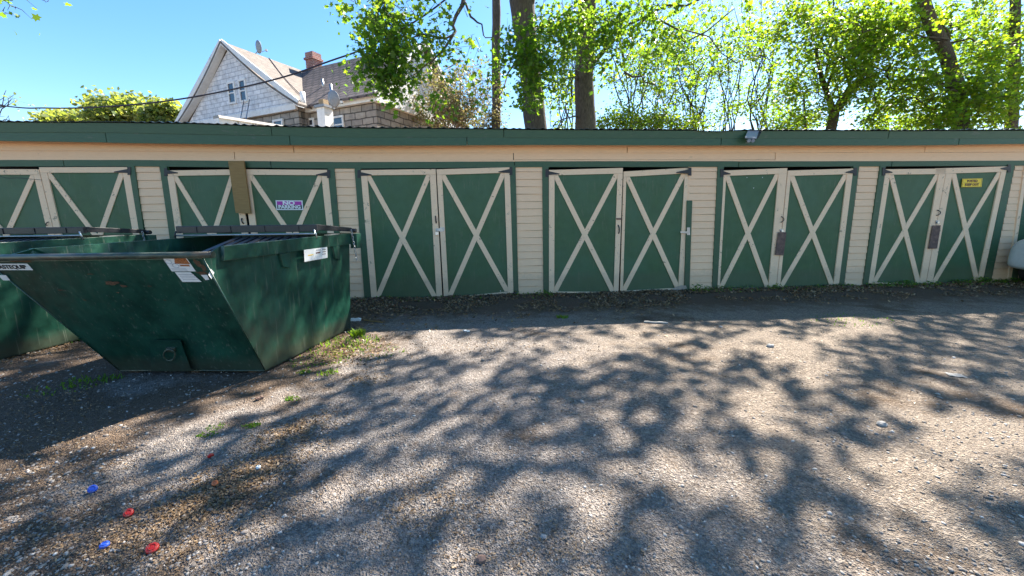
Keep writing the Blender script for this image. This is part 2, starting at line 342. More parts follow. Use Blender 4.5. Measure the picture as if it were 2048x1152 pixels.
# ================================================================ GARAGE
GR=thing('garage_row',(0,DW,0),'long low garage row with cream clapboards, green double doors and a sagging green roof edge','garage')
HB=[(0,333),(330,333),(700,337),(1090,334),(1400,334),(1700,333),(2048,331)]          # lower edge of the green header
HT=[(0,320),(330,320),(700,324),(1090,322.5),(1400,322.5),(1700,322.5),(2048,321)]
FB=[(0,281),(250,285),(500,289),(720,291),(1090,290),(1500,291),(1800,291),(2048,287)]
FM=[(0,264),(250,265),(500,270),(720,274),(1090,275),(1500,276),(1800,277),(2048,275)]
FT=[(0,245),(250,246),(400,248),(560,254),(720,257),(1090,260),(1500,262),(1800,262),(2048,261)]
def ext(pts,e0=-700,e1=2700):
    a,b=pts[0],pts[-1]; return [(e0,a[1]+0)]+pts+[(e1,b[1])]
for L in (HB,HT,FB,FM,FT):
    pass
def strip(mb,bot,top,pr,th,x0=-420,x1=2500,n=90,slant=0.):
    """board between two pixel polylines on the plane pr in front of the wall"""
    prev=None
    for i in range(n+1):
        x=lerp(x0,x1,i/n); xb=min(max(x,0),2048)
        w_=.35*noise.noise(Vector((x*.02,pr*50,2)))
        a=F(xb,interp(bot,xb)+w_,pr); b=F(xb,interp(top,xb)+w_,pr)
        X_=F(x,420,pr).x
        a=Vector((X_,a.y+slant,a.z)); b=Vector((X_,b.y,b.z))
        cur=[a,b,b+Vector((0,th,0)),a+Vector((0,th,0))]
        if prev: mb.hexa([prev[0],cur[0],cur[1],prev[1],prev[3],cur[3],cur[2],prev[2]])
        prev=cur
OV=.25
zt=lambda x:F(min(max(x,0),2048),interp(FT,min(max(x,0),2048)),OV).z
def boards(name,mat,cuts,*a,**k):
    for i in range(len(cuts)-1):
        m_=MB(); dy=random.uniform(-.35,.35); b_,t_=[[(x,y+dy) for x,y in L] for L in a[:2]]
        strip(m_,b_,t_,a[2]+random.uniform(-.002,.002),a[3],x0=cuts[i]+.7,x1=cuts[i+1]-.7,n=max(8,int((cuts[i+1]-cuts[i])/30)),**k); m_.build(name,mat,GR)
boards('fascia_board','green_trim',(-420,238,594,938,1432,1894,2500),FB,FM,OV,.03)
boards('drip_board','green_trim',(-420,560,1010,1500,1756,2500),FM,FT,OV+.018,.045,slant=.012)
m_=MB(); strip(m_,[(x,y-.5) for x,y in FB],[(x,y-3.5) for x,y in FB],OV-.03,-.001+OV*0+.0); 
# soffit
m_=MB(); prev=None
for i in range(61):
    x=lerp(-420,2500,i/60); xc=min(max(x,0),2048); z=F(xc,interp(FB,xc),OV).z+.012; X_=F(x,420,0).x
    cur=[Vector((X_,DW-OV+.03,z)),Vector((X_,DW+.0,z)),Vector((X_,DW+.0,z+.015)),Vector((X_,DW-OV+.03,z+.015))]
    if prev: m_.hexa([prev[0],cur[0],cur[1],prev[1],prev[3],cur[3],cur[2],prev[2]])
    prev=cur
m_.build('soffit','cream',GR)
# frieze boards: two laps
LAP=[(0,301),(330,302),(700,306),(1090,306),(1400,306),(2048,304)]
LAPb=[(x,y+2.2) for x,y in LAP]
m_=MB(); UP=[(x,y-8) for x,y in FB]
boards('frieze_board','cream',(-420,600,1250,1830,2500),LAP,UP,.022,.02,slant=-.006); boards('frieze_board','cream',(-420,483,1028,1540,2500),[(x,y-3) for x,y in HT],LAP,.012,.02,slant=-.006); strip(m_,[(x,y-.0) for x,y in HT],[(x,y-3) for x,y in HT],.026,.02)
m_.build('drip_cap','cream',GR)
boards('header_board','green_trim',(-420,146,552,1030,1470,1770,2500),HB,HT,.03,.05)
# corrugated roof sheet with wavy front edge, falling gently to the back
m_=MB(); n=520; xs_=[lerp(-420,2500,i/n) for i in range(n+1)]; vs=[]
for i,x in enumerate(xs_):
    X_=F(x,420,OV).x; ph=(X_/.135); ridge=max(0,1-abs((ph%1)-.5)*4.2); dip=-.035*max(0,noise.noise(Vector((X_*.8,1,1)))-.15)*3
    dz=.026*ridge+dip+.004
    for yy,zz in ((-OV-.05,0),(-OV+.01,.004),(1.5,.01),(6.6,-.05)):
        vs.append((X_,DW+yy,zt(x)+dz*(1 if yy<1 else .8)+zz))
fs=[]
for i in range(n):
    for k in range(3): a=i*4+k; fs.append((a,a+4,a+5,a+1))
m_.add(vs,fs,True); ro=m_.build('roof','roofmetal',GR); sm=ro.modifiers.new('thick','SOLIDIFY'); sm.thickness=.006; sm.offset=1
# garage body; black sheets stand in for the unlit depth behind the doors
m_=MB(); XL,XR=F(-420,420).x,F(2500,420).x
m_.box(((XL+XR)/2,DW+6.4,1.45),(XR-XL,.1,2.9)); m_.box((XL+.05,DW+3.3,1.45),(.1,6.1,2.9)); m_.box((XR-.05,DW+3.3,1.45),(.1,6.1,2.9))
m_.build('rear_wall','cream',GR)
m_=MB(); m_.box(((XL+XR)/2,DW+3.2,.012),(XR-XL-.3,6.2,.02)); m_.box(((XL+XR)/2,DW+2.2,1.5),(XR-XL-.3,.02,2.8)); m_.build('interior_shade_sheet','dark',GR)
# clapboard piers
def pier(mb,tl,tr,bl,br):
    A=F(*tl);B=F(*tr);C_=F(*bl);E_=F(*br); z1=max(A.z,B.z)+.01; z0=-.06; k=.1375; z=z1
    i=0
    while z>z0:
        zb=max(z-k,z0)
        def xl(q): return A.x+(C_.x-A.x)*(A.z-q)/(A.z-C_.z)
        def xr(q): return B.x+(E_.x-B.x)*(B.z-q)/(B.z-E_.z)
        j=.0035*noise.noise(Vector((A.x*3,z*9,1))); sl=.006*noise.noise(Vector((A.x*5,z*5,4)))
        zb_=zb+.0045
        fr=[Vector((xl(zb),DW-.017+j,zb_+sl)),Vector((xr(zb),DW-.017+j,zb_-sl)),Vector((xr(z),DW-.004,z)),Vector((xl(z),DW-.004,z))]
        mb.hexa(fr+[p+Vector((0,.03,0)) for p in fr]); z=zb; i+=1
PIERS=[((268.3,330),(319,330),(293,468),(337.5,448)),((668,330),(708.7,330),(691,600),(729.2,598)),((1031,330),(1084.5,330),(1037,590),(1087,585)),
 ((1377,330),(1436,330),(1372,580),(1424,583)),((1718.5,330),(1761,330),(1687,576),(1726,567)),((2030,328),(2075,328),(1982,562),(2018,566))]
for p in PIERS+[((-300,330),(-200,330),(-180,560),(-90,560)),((2400,325),(2600,325),(2300,560),(2480,560))]:
    m_=MB(); pier(m_,*p); m_.build('clapboard_siding','cream',GR)
# jamb posts
def fq(mb,pts,pr,th): # pixel polygon -> board of thickness th, front pr proud of the wall
    mb.pris([F(x,y,pr) for x,y in pts][::-1],(0,th,0))
J=[[(253.5,331),(268.3,331),(308,604),(291,604)],[(319,331),(333,331),(371,604),(357,604)],[(655,331),(668,331),(691,603),(681,603)],[(708.7,331),(721,331),(742,599),(729,599)],
 [(1020,331),(1031,331),(1037,592),(1027,592)],[(1084.5,331),(1097,331),(1098,588),(1087,588)],[(1374.6,401),(1384.6,401),(1379,585),(1369,585)],[(1436,331),(1448,331),(1434.5,585),(1424,585)],
 [(1707,331),(1718.5,331),(1687,578),(1677,578)],[(1761,331),(1772,331),(1738,569),(1726,569)],[(2016,329),(2030,329),(1982,564),(1967,564)],[(2058,329),(2072,329),(2034,566),(2022,566)]]
for q in J:
    m_=MB(); fq(m_,q,.034,.06); m_.build('door_post','green_trim',GR)
m_=MB(); fq(m_,[(2050,329),(2059,329),(2024,566),(2015,566)],.03,.03); m_.build('corner_board','cream_trim',GR)
m_=MB(); fq(m_,[(1140,589),(1252,589),(1252,598),(1140,598)],.11,.13); m_.build('door_sill','oldwood',GR)
# door leaves
def door(TL,TR,BR,BL,pr=.012,hl=None,sw=(13,13),rail=11,brail=3,top_ext=(0,0),diag='\\'):
    """one leaf from its four outer corners in pixels"""
    root=bpy.data.objects.new('garage_door',None)
    c=F((TL[0]+TR[0])/2,(TL[1]+BL[1])/2,pr); 
    m_=MB(); fq(m_,[TL,TR,BR,BL],pr,.03)
    d=m_.build('door','green',GR)
    P=lambda u,v:(lerp(lerp(TL[0],TR[0],u),lerp(BL[0],BR[0],u),v),lerp(lerp(TL[1],TR[1],u),lerp(BL[1],BR[1],u),v))
    Wp=((TR[0]-TL[0])+(BR[0]-BL[0]))/2; Hp=((BL[1]-TL[1])+(BR[1]-TR[1]))/2
    a=sw[0]/Wp; b=1-sw[1]/Wp; t=rail/Hp; bt=1-brail/Hp
    e0,e1=top_ext
    m_=MB(); fq(m_,[P(0-e0,0),P(1+e1,0),P(1+e1,t),P(0-e0,t)],pr+.022,.0218); m_.build('trim_rail','cream_trim',d,.002)
    m_=MB(); fq(m_,[P(a,bt),P(b,bt),P(b,1),P(a,1)],pr+.018,.0178); m_.build('trim_rail','cream_trim',d,.002)
    for u0,u1 in ((0,a),(b,1)):
        m_=MB(); fq(m_,[P(u0,t+.001),P(u1,t+.001),P(u1,1),P(u0,1)],pr+.024,.0238); m_.build('trim_stile','cream_trim',d,.002)
    k=12.5/Wp; ky=.034
    m_=MB(); fq(m_,[P(a+.002,t+.002),P(a+k*.55,t+.002),P(b-.002,bt-ky),P(b-.002,bt-.002),P(b-k*.55,bt-.002),P(a+.002,t+ky)],pr+.0165,.0163); m_.build('cross_brace','cream_trim',d,.0015)
    m_=MB(); fq(m_,[P(b-k*.55,t+.002),P(b-.002,t+.002),P(b-.002,t+ky),P(a+k*.55,bt-.002),P(a+.002,bt-.002),P(a+.002,bt-ky)],pr+.0135,.0133); m_.build('cross_brace','cream_trim',d,.0015)
    if hl:
        for (hx,hy,side,L_) in hl:
            m_=MB(); s_=side
            fq(m_,[(hx,hy-4),(hx,hy+4),(hx-s_*L_,hy+1.2+(1.5 if L_>15 else 0)),(hx-s_*L_,hy-.6+(1.5 if L_>15 else 0))] if s_>0 else [(hx,hy-4),(hx+L_,hy-.6+1.5),(hx+L_,hy+1.2+1.5),(hx,hy+4)],.045,.006)
            fq(m_,[(hx,hy-8),(hx+s_*6,hy-8),(hx+s_*6,hy+8),(hx,hy+8)] if s_>0 else [(hx-6,hy-8),(hx,hy-8),(hx,hy+8),(hx-6,hy+8)],.044,.01)
            m_.build('hinge','black_iron',d)
    return d
def fixpoly(q): return q
DO={}
DO['1L']=door((-112,338),(77,338.5),(141,602),(-60,602),sw=(14,13))
DO['1R']=door((77.5,334.5),(257,334),(300,601),(142,602),hl=[(255,342,1,27)],sw=(13,13))
DO['2L']=door((333,341),(478,338.5),(515,604),(371,602),hl=[(334,344,-1,21)],sw=(13,13))
DO['2R']=door((484,338.5),(655,339.5),(681,601),(520,604),hl=[(654,348,1,22)])
DO['3L']=door((721,340),(871,338),(885,602),(742.5,597),hl=[(721,348,-1,22)],sw=(12,12))
DO['3R']=door((873,338.6),(1019.5,334.5),(1027,588),(888,602),hl=[(1019,342,1,22),(1027,589,1,22)],sw=(10,11),brail=6)
DO['4L']=door((1098,340),(1246,335.7),(1237,587),(1098,586),hl=[(1097,346,-1,22)],sw=(11,10),pr=.02)
DO['4R']=door((1247,343),(1382,335),(1367,581),(1240,588),pr=-.02,hl=[(1377,343,1,24)],sw=(6,11),brail=6)
DO['5L']=door((1448,341),(1575,336),(1552,578),(1434.7,580),hl=[(1447,346,-1,14)],sw=(5,16))
DO['5R']=door((1576,341),(1707,337),(1677,576),(1553,578),hl=[(1708,343,1,16)],sw=(7,11))
DO['6L']=door((1772,338.5),(1893,337),(1851,570),(1737,567),hl=[(1771,343,-1,14)],sw=(10,13))
DO['6R']=door((1894,336),(2015,332.5),(1965,565),(1852,571),hl=[(2016,337,1,14)],sw=(13,10),top_ext=(.18,0))
door((2073,332),(2180,332),(2140,566),(2035,567))
door((-185,338),(-113,338),(-62,602),(-150,602))
def handle(d,x0,y0,x1,y1,bow=.03,curl=0,r=.008):
    a,b=F(x0,y0,.04),F(x1,y1,.04); pts=[a]
    for i in range(1,8):
        t=i/8; p=a.lerp(b,t); p+=Vector((curl*math.sin(math.pi*t),-bow*math.sin(math.pi*t)**.5,0)); pts.append(p)
    pts.append(b); MB().tube(pts,r,8).build('handle','black_iron',d)
handle(DO['1L'],97,444,94,451); handle(DO['2L'],484,437,487,447,r=.012); handle(DO['3L'],871,432,872.5,446,bow=.015,r=.011)
handle(DO['4L'],1236,450,1237,467,curl=.012,r=.011); handle(DO['5L'],1562.5,433,1561.5,445,curl=.04,r=.008); handle(DO['6L'],1874,420,1873,431,curl=.05,r=.008)
def padlock(d,x,y,s=1.,mat='steel'):
    c=F(x,y,.06); m_=MB(); m_.box(c+Vector((0,0,-.03*s)),(.05*s,.025,.05*s)); m_.tube([c+Vector((-.016*s,0,-.01)),c+Vector((-.016*s,0,.025*s)),c+Vector((0,0,.038*s)),c+Vector((.016*s,0,.025*s)),c+Vector((.016*s,0,-.01))],.006*s,8); m_.build('padlock',mat,d)
m_=MB(); fq(m_,[(872,457),(889,456),(889,462),(872,463)],.045,.006); fq(m_,[(880,454.5),(889,454.5),(889,463),(880,463.5)],.043,.004); m_.build('hasp','galv',DO['3R']); padlock(DO['3L'],874,463,1.2)
m_=MB(); fq(m_,[(1361,462),(1375,463),(1375,467),(1361,466)],.045,.006); fq(m_,[(1374,455),(1380,455),(1380,470),(1374,470)],.046,.007); m_.build('hasp','galv',DO['4R'])
m_=MB(); fq(m_,[(1345,577),(1362,571),(1372,571),(1374,577),(1352,582)],.04,.006); m_.build('hinge','galv',DO['4R'])
m_=MB(); fq(m_,[(1232.5,436),(1243,436),(1243,439.5),(1232.5,439.5)],.05,.004); m_.build('latch_plate','rustboard',DO['4L'])
for k,(x,y) in (('5R',(1564,461)),('6R',(1875.5,444))):
    m_=MB(); fq(m_,[(x-4,y-3),(x+4,y-3),(x+4,y+4),(x-4,y+4)],.046,.008); m_.build('hasp','galv',DO[k]); 
    c=F(x+.5,y+1,.06); MB().cyl(c+Vector((0,-.012,0)),c+Vector((0,.012,0)),.022,14).build('padlock','steel',DO[k])
def cover(d,q):
    m_=MB(); fq(m_,q,.068,.014); o=m_.build('lock_cover','rustboard',d,.004)
    m_=MB()
    for (x,y) in ((q[0][0]+3,q[0][1]+4),(q[3][0]+3,q[3][1]-6)):
        c=F(x,y,.072); m_.cyl(c,c+Vector((0,.01,0)),.006,8)
    m_.build('nail_head','black_iron',o)
cover(DO['5R'],[(1557,464.5),(1573.5,464.5),(1567.5,511),(1550.5,510)]); cover(DO['6R'],[(1866,451),(1882,450.5),(1874.5,497),(1857.5,497.5)])
# little bare marks on the doors
for k,pts in (('5L',[(1494,355),(1525,355),(1507.5,376)]),('5R',[(1589,523.5)]),('3R',[(1001,582)])):
    m_=MB()
    for x,y in pts:
        c=F(x,y,.014); m_.cyl(c,c+Vector((0,.006,0)),.008,8)
    m_.build('screw_head','white',DO[k])
# ---- board, signs and lamp on the front
m_=MB(); fq(m_,[(456,322.5),(487,321.5),(501,427),(471,426)],.11,.04); o=m_.build('wooden_board','oldwood',None,.003); tag(o,'raw tan wooden board nailed upright over the gap of a green garage double door','board')
def sign(name,px,label,cat,face):
    A=F(*px[0],.035);B=F(*px[1],.035);C_=F(*px[2],.035);E_=F(*px[3],.035)   # TL TR BR BL
    o=thing(name,(A+C_)/2,label,cat)
    MB().pris([E_,C_,B,A],(0,.003,0)).build('plate',face,o)
    ax=((B-A)+(C_-E_))/2; w_=ax.length; ax.normalize(); ay=((A-E_)+(B-C_))/2; h_=ay.length; ay.normalize()
    return o,(A+C_)/2,ax,ay,w_,h_
NP=Vector((0,-1,0))
o,c,ax,ay,w_,h_=sign('parking_sign',[(551,400.5),(605,401),(606.5,420),(553,420)],'small white and purple NO PARKING sign on the green garage door beside the board','sign','white')
def patch(name,o,c,ax,ay,x0,x1,y0,y1,mat,d=.001,nrm=NP):
    q=[c+ax*x+ay*y+nrm*d for x,y in ((x0,y0),(x1,y0),(x1,y1),(x0,y1))]; return MB().pris(q,nrm*-.0008).build(name,mat,o)
patch('print_band',o,c,ax,ay,-.46*w_,.46*w_,.02*h_,.40*h_,'purple'); patch('print_field',o,c,ax,ay,-.46*w_,.46*w_,-.40*h_,.012*h_,'ink')
text_mesh('NO','lettering',h_*.52,'white',o,c+ay*(h_*.20)+NP*.0014-ax*.02*w_,ax,ay,NP,1.5,bold=.004)
text_mesh('PARKING','lettering',h_*.48,'white',o,c-ay*(h_*.20)+NP*.0014,ax,ay,NP,1.13,bold=.004)
o,c,ax,ay,w_,h_=sign('warning_sign',[(1925,357.5),(1965,356.5),(1963,374),(1923,374.5)],'small yellow POSTED KEEP OUT sign on the green garage door at the right end','sign','yellow')
for y0,y1,x0,x1 in ((.44,.47,-.47,.47),(-.47,-.44,-.47,.47)): patch('print_line',o,c,ax,ay,x0*w_,x1*w_,y0*h_,y1*h_,'brownink')
for x0 in (-.47,.45): patch('print_line',o,c,ax,ay,x0*w_,(x0+.015)*w_,-.44*h_,.44*h_,'brownink')
text_mesh('POSTED','lettering',h_*.36,'brownink',o,c+ay*(h_*.21)+NP*.0012,ax,ay,NP,1.05,bold=.003)
patch('print_line',o,c,ax,ay,-.4*w_,.4*w_,-.015*h_,.015*h_,'brownink')
text_mesh('KEEP OUT','lettering',h_*.36,'brownink',o,c-ay*(h_*.21)+NP*.0012,ax,ay,NP,1.1,bold=.003)
# floodlight on fascia
c=F(1497,276,OV+.1); o=thing('wall_lamp',F(1497,276,OV+.02),'small grey twin floodlight with square hood on the green roof edge','lamp')
q=[F(1490,276.5,OV+.16),F(1513,277.5,OV+.16),F(1518,263.5,OV+.02),F(1496,262.5,OV+.02)]
MB().pris(q,(.0,.0,.02)).build('hood','dish',o); q2=[F(1513.5,277.5,OV+.155),F(1517,276,OV+.02),F(1523,264,OV+.02),F(1518.5,263.5,OV+.03)]
MB().pris(q2,(.006,0,.02)).build('hood_side','black_iron',o)
for x in (1493.5,1501.5):
    a=F(x,281,OV+.06); MB().tube([a,a+Vector((-.01,-.06,-.01)),a+Vector((-.015,-.09,-.02))],[.012,.026,.032],12).build('lamp_head','dish',o)
# ================================================================ DUMPSTERS
def dumpster(first=True):
    BR,BL,BK=G(530,741,.03),G(240,741,.03),G(701,655,.03)
    nS=(BK-BR).cross(Vector((0,0,1))).normalized()
    S=lambda x,y:PL(x,y,BR,nS)
    LR=S(406,518); RR=LR+Vector((0,0,.012)); TF=S(440,492); TR=S(698,466)
    wv=(G(-24,524,LR.z)-LR); wb=BL-BR; wt=wv.normalized()*1.6
    LL=LR+wv; RL=LL+Vector((0,0,.012)); TFL=TF+wt; TRL=TR+wt; BKL=BK+wb
    root=thing('dumpster',((BR+BK+BL+BKL)/4).to_tuple()[:2]+(0,),'big dark green steel dumpster nearest the camera, sloping front, lid at the back','dumpster','dumpsters in front of the garages')
    th=.012
    outn=wt.normalized()*-1 # to the right
    zt_=Vector((0,0,1))
    m_=MB()
    # side plates
    prof=[BR,BK,TR,TF,RR,LR]; m_.pris(prof,outn*-th)
    profL=[BL,BKL,TRL,TFL,RL,LL]; m_.pris(profL[::-1],outn*th)
    m_.build('side_plate','bin',root)
    m_=MB()
    m_.add([LR,LL,BL,BR],[(0,1,2,3)]); m_.add([RR+Vector((0,0,0)),RL,LL,LR],[(0,1,2,3)]); o=m_.build('front_plate','bin',root); k=o.modifiers.new('t','SOLIDIFY'); k.thickness=.012; k.offset=-1
    o2=o
    m_=MB(); m_.add([BK,BKL,TRL,TR],[(3,2,1,0)]); o=m_.build('rear_plate','bin',root); k=o.modifiers.new('t','SOLIDIFY'); k.thickness=.012; k.offset=0
    m_=MB(); m_.add([BR,BL,BKL,BK],[(0,1,2,3)]); o=m_.build('floor_plate','bin',root); k=o.modifiers.new('t','SOLIDIFY'); k.thickness=.012; k.offset=0
    # welded edge lines of the front plate
    m_=MB(); m_.tube([LR+outn*.003,BR+outn*.003],.007,6); m_.tube([LL-outn*.003,BL-outn*.003],.007,6); m_.tube([BR,BL],.008,6); m_.build('weld_seam','bin',root)
    # front rail pipe
    d=(RL-RR).normalized(); a=RR-d*.10+Vector((0,-.02,.024)); b=RL+d*.10+Vector((0,-.02,.024)); o=MB().tube([a,b],.027,20).build('front_rail','rustrail',root)
    MB().tube([a-d*.004,a+d*.002],[.029,.029],16).build('rail_cap','rustrail',root)
    # side top band with gussets
    for sgn,A,B in ((1,TF,TR),(-1,TFL,TRL)):
        q=[A+outn*sgn*.0,B,B+Vector((0,0,-.15)),A+Vector((0,0,-.13))+(B-A)*-.01]
        off=outn*sgn*.035
        m_=MB(); m_.pris([q[0],q[3],q[2],q[1]],off) if sgn>0 else m_.pris(q,off)
        m_.build('top_band','bin',root,.004)
        for t,h in ((.36,.17),(.82,.2)):
            m_=MB()
            c=A.lerp(B,t)+Vector((0,0,-.14)); e=(B-A).normalized()*.075
            q=[c-e,c+e,c+e*.75+Vector((0,0,-h)),c-e*.6+Vector((0,0,-h+.03))]
            m_.pris(q if sgn<0 else q[::-1],outn*sgn*.03); m_.build('gusset','bin',root,.003)
    # skids
    for t in (.1,.5,.92):
        a=BR.lerp(BL,t)+Vector((0,.03,-.02)); m_=MB(); m_.bar(a,a+(BK-BR),.09,.035); m_.build('skid','rust',root)
    # D ring with plate on the slope
    fn=(LL-LR).cross(BR-LR).normalized(); 
    if fn.y>0: fn=-fn
    ff=lambda x,y,o_=0.:PL(x,y,BR,fn)+fn*o_
    m_=MB(); m_.pris([ff(303,741),ff(388,741),ff(382,738),ff(361,680),ff(300,680)],fn*.003); m_.build('base_patch_plate','bin',root)
    m_=MB(); m_.pris([ff(334,702),ff(352,702),ff(352,694),ff(334,694)],fn*.02); rb=m_.build('ring_bracket','rustrail',root,.003)
    pts=[]
    for i in range(17):
        t=math.pi*2*i/16; pts.append(ff(343+11.5*math.cos(t)*(1 if math.sin(t)<0 else 1),706-11*math.sin(t),.03))
    MB().tube(pts,.0075,8,False).build('ring','rustrail',root)
    # stickers on the slope
    def st(name,px,mat,plane=ff,nn=fn,d=.0014,par=root):
        q=[plane(x,y,) for x,y in px]; q=[p+nn*d for p in q]; return MB().pris(q[::-1],nn*-.001).build(name,mat,par)
    s1=st('sticker',[(325.5,515.5),(373,515.5),(392,542.5),(344,542.5)] ,'white') if False else None
    # the lip above the fold is vertical, the stickers start just under it
    def on(x,y): # front surface point: lip or slope
        return PL(x,y,BR,fn)
    def dec(name,px,mat,d=.002,par=root):
        # px polygon laid on the front, split by rows so it follows the fold
        (a,b,c_,e)=px; m_=MB(); N=6; vs=[]
        for i in range(N+1):
            t=i/N
            for (p0,p1) in ((a,e),(b,c_)):
                q=on(lerp(p0[0],p1[0],t),lerp(p0[1],p1[1],t)); vs.append(q+fn*d)
        m_.add(vs,[(2*i,2*i+1,2*i+3,2*i+2)[::-1] for i in range(N)]); o=m_.build(name,mat,par); k=o.modifiers.new('t','SOLIDIFY'); k.thickness=.001; k.offset=0; return o
    s1=dec('sticker',[(325.5,515.5),(373,515.5),(392,542.5),(344,542.5)],'white')
    dec('print_patch',[(349,516.5),(372,516.5),(381,528),(350,527)],'orangeink',.0035,s1); dec('print_patch',[(359,529),(378,529),(381,532.5),(362,532)],'orangeink',.0035,s1)
    for k in range(3): dec('print_line',[(341+k*2,536+k*2),(372+k*2,536+k*2),(372.5+k*2,536.6+k*2),(341.5+k*2,536.6+k*2)],'greyink',.0035,s1)
    ap=lambda cx,cy,r:[on(cx+r*1.25*math.cos(t)+.5*r*math.sin(t),cy+r*.8*math.sin(t))+fn*.0045 for t in [i*math.pi/8 for i in range(17)]]
    MB().tube(ap(337,523,5),.0022,4,False).build('printed_ring','greyink',s1); MB().tube(ap(352,531,5),.002,4,False).build('printed_ring','greyink',s1)
    s2=dec('sticker',[(350,544),(381,544),(403.5,563.5),(365,563.5)],'white')
    for k in range(4): dec('print_line',[(357+k*3,548+k*3.4),(388+k*3,548+k*3.4),(388.8+k*3,549+k*3.4),(357.8+k*3,549+k*3.4)],'greyink',.0035,s2)
    dec('reflector_tape',[(402,549.5),(414.5,549.5),(419,559),(411.5,560)],'white')
    dec('reflector_tape',[(-4,550),(12,550),(21,560.5),(7,560.5)],'white')
    s3=dec('sticker',[(-60,527),(55,527),(67,540),(-48,540)],'white')
    p0=on(-60,533); p1=on(60,533); ax=(p1-p0).normalized(); q0=on(24,528); q1=on(32,539); nn=fn
    ay=nn.cross(ax).normalized(); ay=-ay if ay.z<0 else ay
    hh=(q0-q1).length
    # lettering slants with the plate's perspective in the photograph, it is upright on the plate
    text_mesh('BY WASTEQUIP','lettering',hh*.95,'ink',s3,on(11,533.6)+nn*.004,ax,ay,nn,1.0,bold=.001,fit=(on(53,533)-on(-31,533)).length)
    st2=lambda name,px,mat,d,par:MB().pris([S(x,y)+outn*d for x,y in px][::-1],outn*-.001).build(name,mat,par)
    st2('reflector_tape',[(421,537.5),(428,545),(422.5,558),(416,550)],'white',.003,root)
    s4=st2('sticker',[(600,500),(647,494),(648,515.5),(601,524)],'white',.045,root)
    st2('print_patch',[(624,499),(634,497.5),(634.5,501),(624,502.5)],'greyink',.0465,s4); st2('print_patch',[(624,505),(633,503.5),(633,506),(624,507.5)],'brownink',.0465,s4)
    st2('print_patch',[(608,510),(619,508.5),(619,510),(608,511.8)],'yellow',.0465,s4)
    for k in range(3): st2('print_line',[(637,499+k*4.5),(644,498+k*4.5),(644,499.2+k*4.5),(637,500.2+k*4.5)],'brownink',.0465,s4)
    # rust patches with a shape of their own
    def blotch(cx,cy,rx,ry,n_=26,par=root):
        m_=MB(); pts=[]
        for i in range(n_):
            t=2*math.pi*i/n_; k=.75+.5*noise.noise(Vector((math.cos(t)*1.6+cx,math.sin(t)*1.6,cy)))+.25*noise.noise(Vector((math.cos(t)*6+cx,math.sin(t)*6,cy)))
            pts.append(on(cx+rx*math.cos(t)*k+ry*math.sin(t)*.8,cy+ry*math.sin(t)*k)+fn*.0016)
        m_.add(pts,[tuple(range(n_))[::-1]]); m_.build('rust_patch','rust',par)
    blotch(222,566,17,5); blotch(247,572,9,3); blotch(236,585,4,1.5); blotch(170,600,5,1.2); blotch(120,580,7,1.3); blotch(180,548,9,1.2); blotch(330,600,4,1); blotch(300,572,6,1); blotch(20,517,20,2); blotch(45,522,32,3.4); blotch(400,530,9,14); blotch(404,546,12,4)
    # lid: thick front edge band, slab, rod, arms, chain and lifting pocket
    fr=lambda x,y:PL(x,y,TR+(TF-TR)*.36,(BR-BK).normalized())
    LF=TR+(TF-TR)*.36
    hz=LF.z
    A=Vector((LF.x,LF.y,0)); B=A+Vector((wt.x,wt.y,0)); Cr=Vector((TR.x,TR.y,0))+Vector((.0,.05,0)); Cl=Cr+Vector((wt.x,wt.y,0))
    zf=PL(630,449,LF,(BR-BK).normalized()).z; zr=TR.z+.07
    ov=outn*.03
    m_=MB(); V=Vector
    m_.hexa([A+ov+V((0,0,zf-.085)),B-ov+V((0,0,zf-.085)),B-ov+V((0,0,zf)),A+ov+V((0,0,zf)),A+ov+V((0,.05,zf-.085)),B-ov+V((0,.05,zf-.085)),B-ov+V((0,.05,zf)),A+ov+V((0,.05,zf))])
    m_.hexa([A+ov+V((0,.051,zf-.03)),B-ov+V((0,.051,zf-.03)),B-ov+V((0,.051,zf-.002)),A+ov+V((0,.051,zf-.002)),Cr+ov+V((0,0,zr-.03)),Cl-ov+V((0,0,zr-.03)),Cl-ov+V((0,0,zr)),Cr+ov+V((0,0,zr))])
    for sgn,A_,C2 in ((1,A,Cr),(-1,B,Cl)):
        e=ov*sgn; m_.hexa([A_+e*1.01+V((0,.052,zf-.07)),C2+e*1.01+V((0,-.01,zr-.055)),C2+e*1.01+V((0,-.01,zr+.002)),A_+e*1.01+V((0,.052,zf+.001)),A_+e*.3+V((0,.052,zf-.07)),C2+e*.3+V((0,-.01,zr-.055)),C2+e*.3+V((0,-.01,zr+.002)),A_+e*.3+V((0,.052,zf+.001))])
    lid=m_.build('lid','blackplastic',root,.006)
    m_=MB()
    for i in range(4):
        t=(i+.5)/4; p=A.lerp(B,t)+V((0,-.004,zf-.045)); m_.box(p,(.03,.01,.07))
    m_.build('lid_rib','blackplastic',lid)
    MB().tube([A+ov*.5+V((0,-.02,zf-.11)),B-ov*.5+V((0,-.02,zf-.11))],.011,10).build('lid_rod','galv',root)
    # folded ribbed lid leaf hanging inside
    m_=MB(); N=9
    for i in range(N):
        t0,t1=.05+.55*i/N,.05+.55*(i+.55)/N
        pa,pb=A.lerp(B,t0),A.lerp(B,t1); dn=(BR-BK).normalized()*.62
        m_.hexa([pa+V((0,0,zf-.13)),pb+V((0,0,zf-.13)),pb+V((dn.x,dn.y,zf-.30)),pa+V((dn.x,dn.y,zf-.30)),pa+V((0,0,zf-.15)),pb+V((0,0,zf-.15)),pb+V((dn.x,dn.y,zf-.32)),pa+V((dn.x,dn.y,zf-.32))])
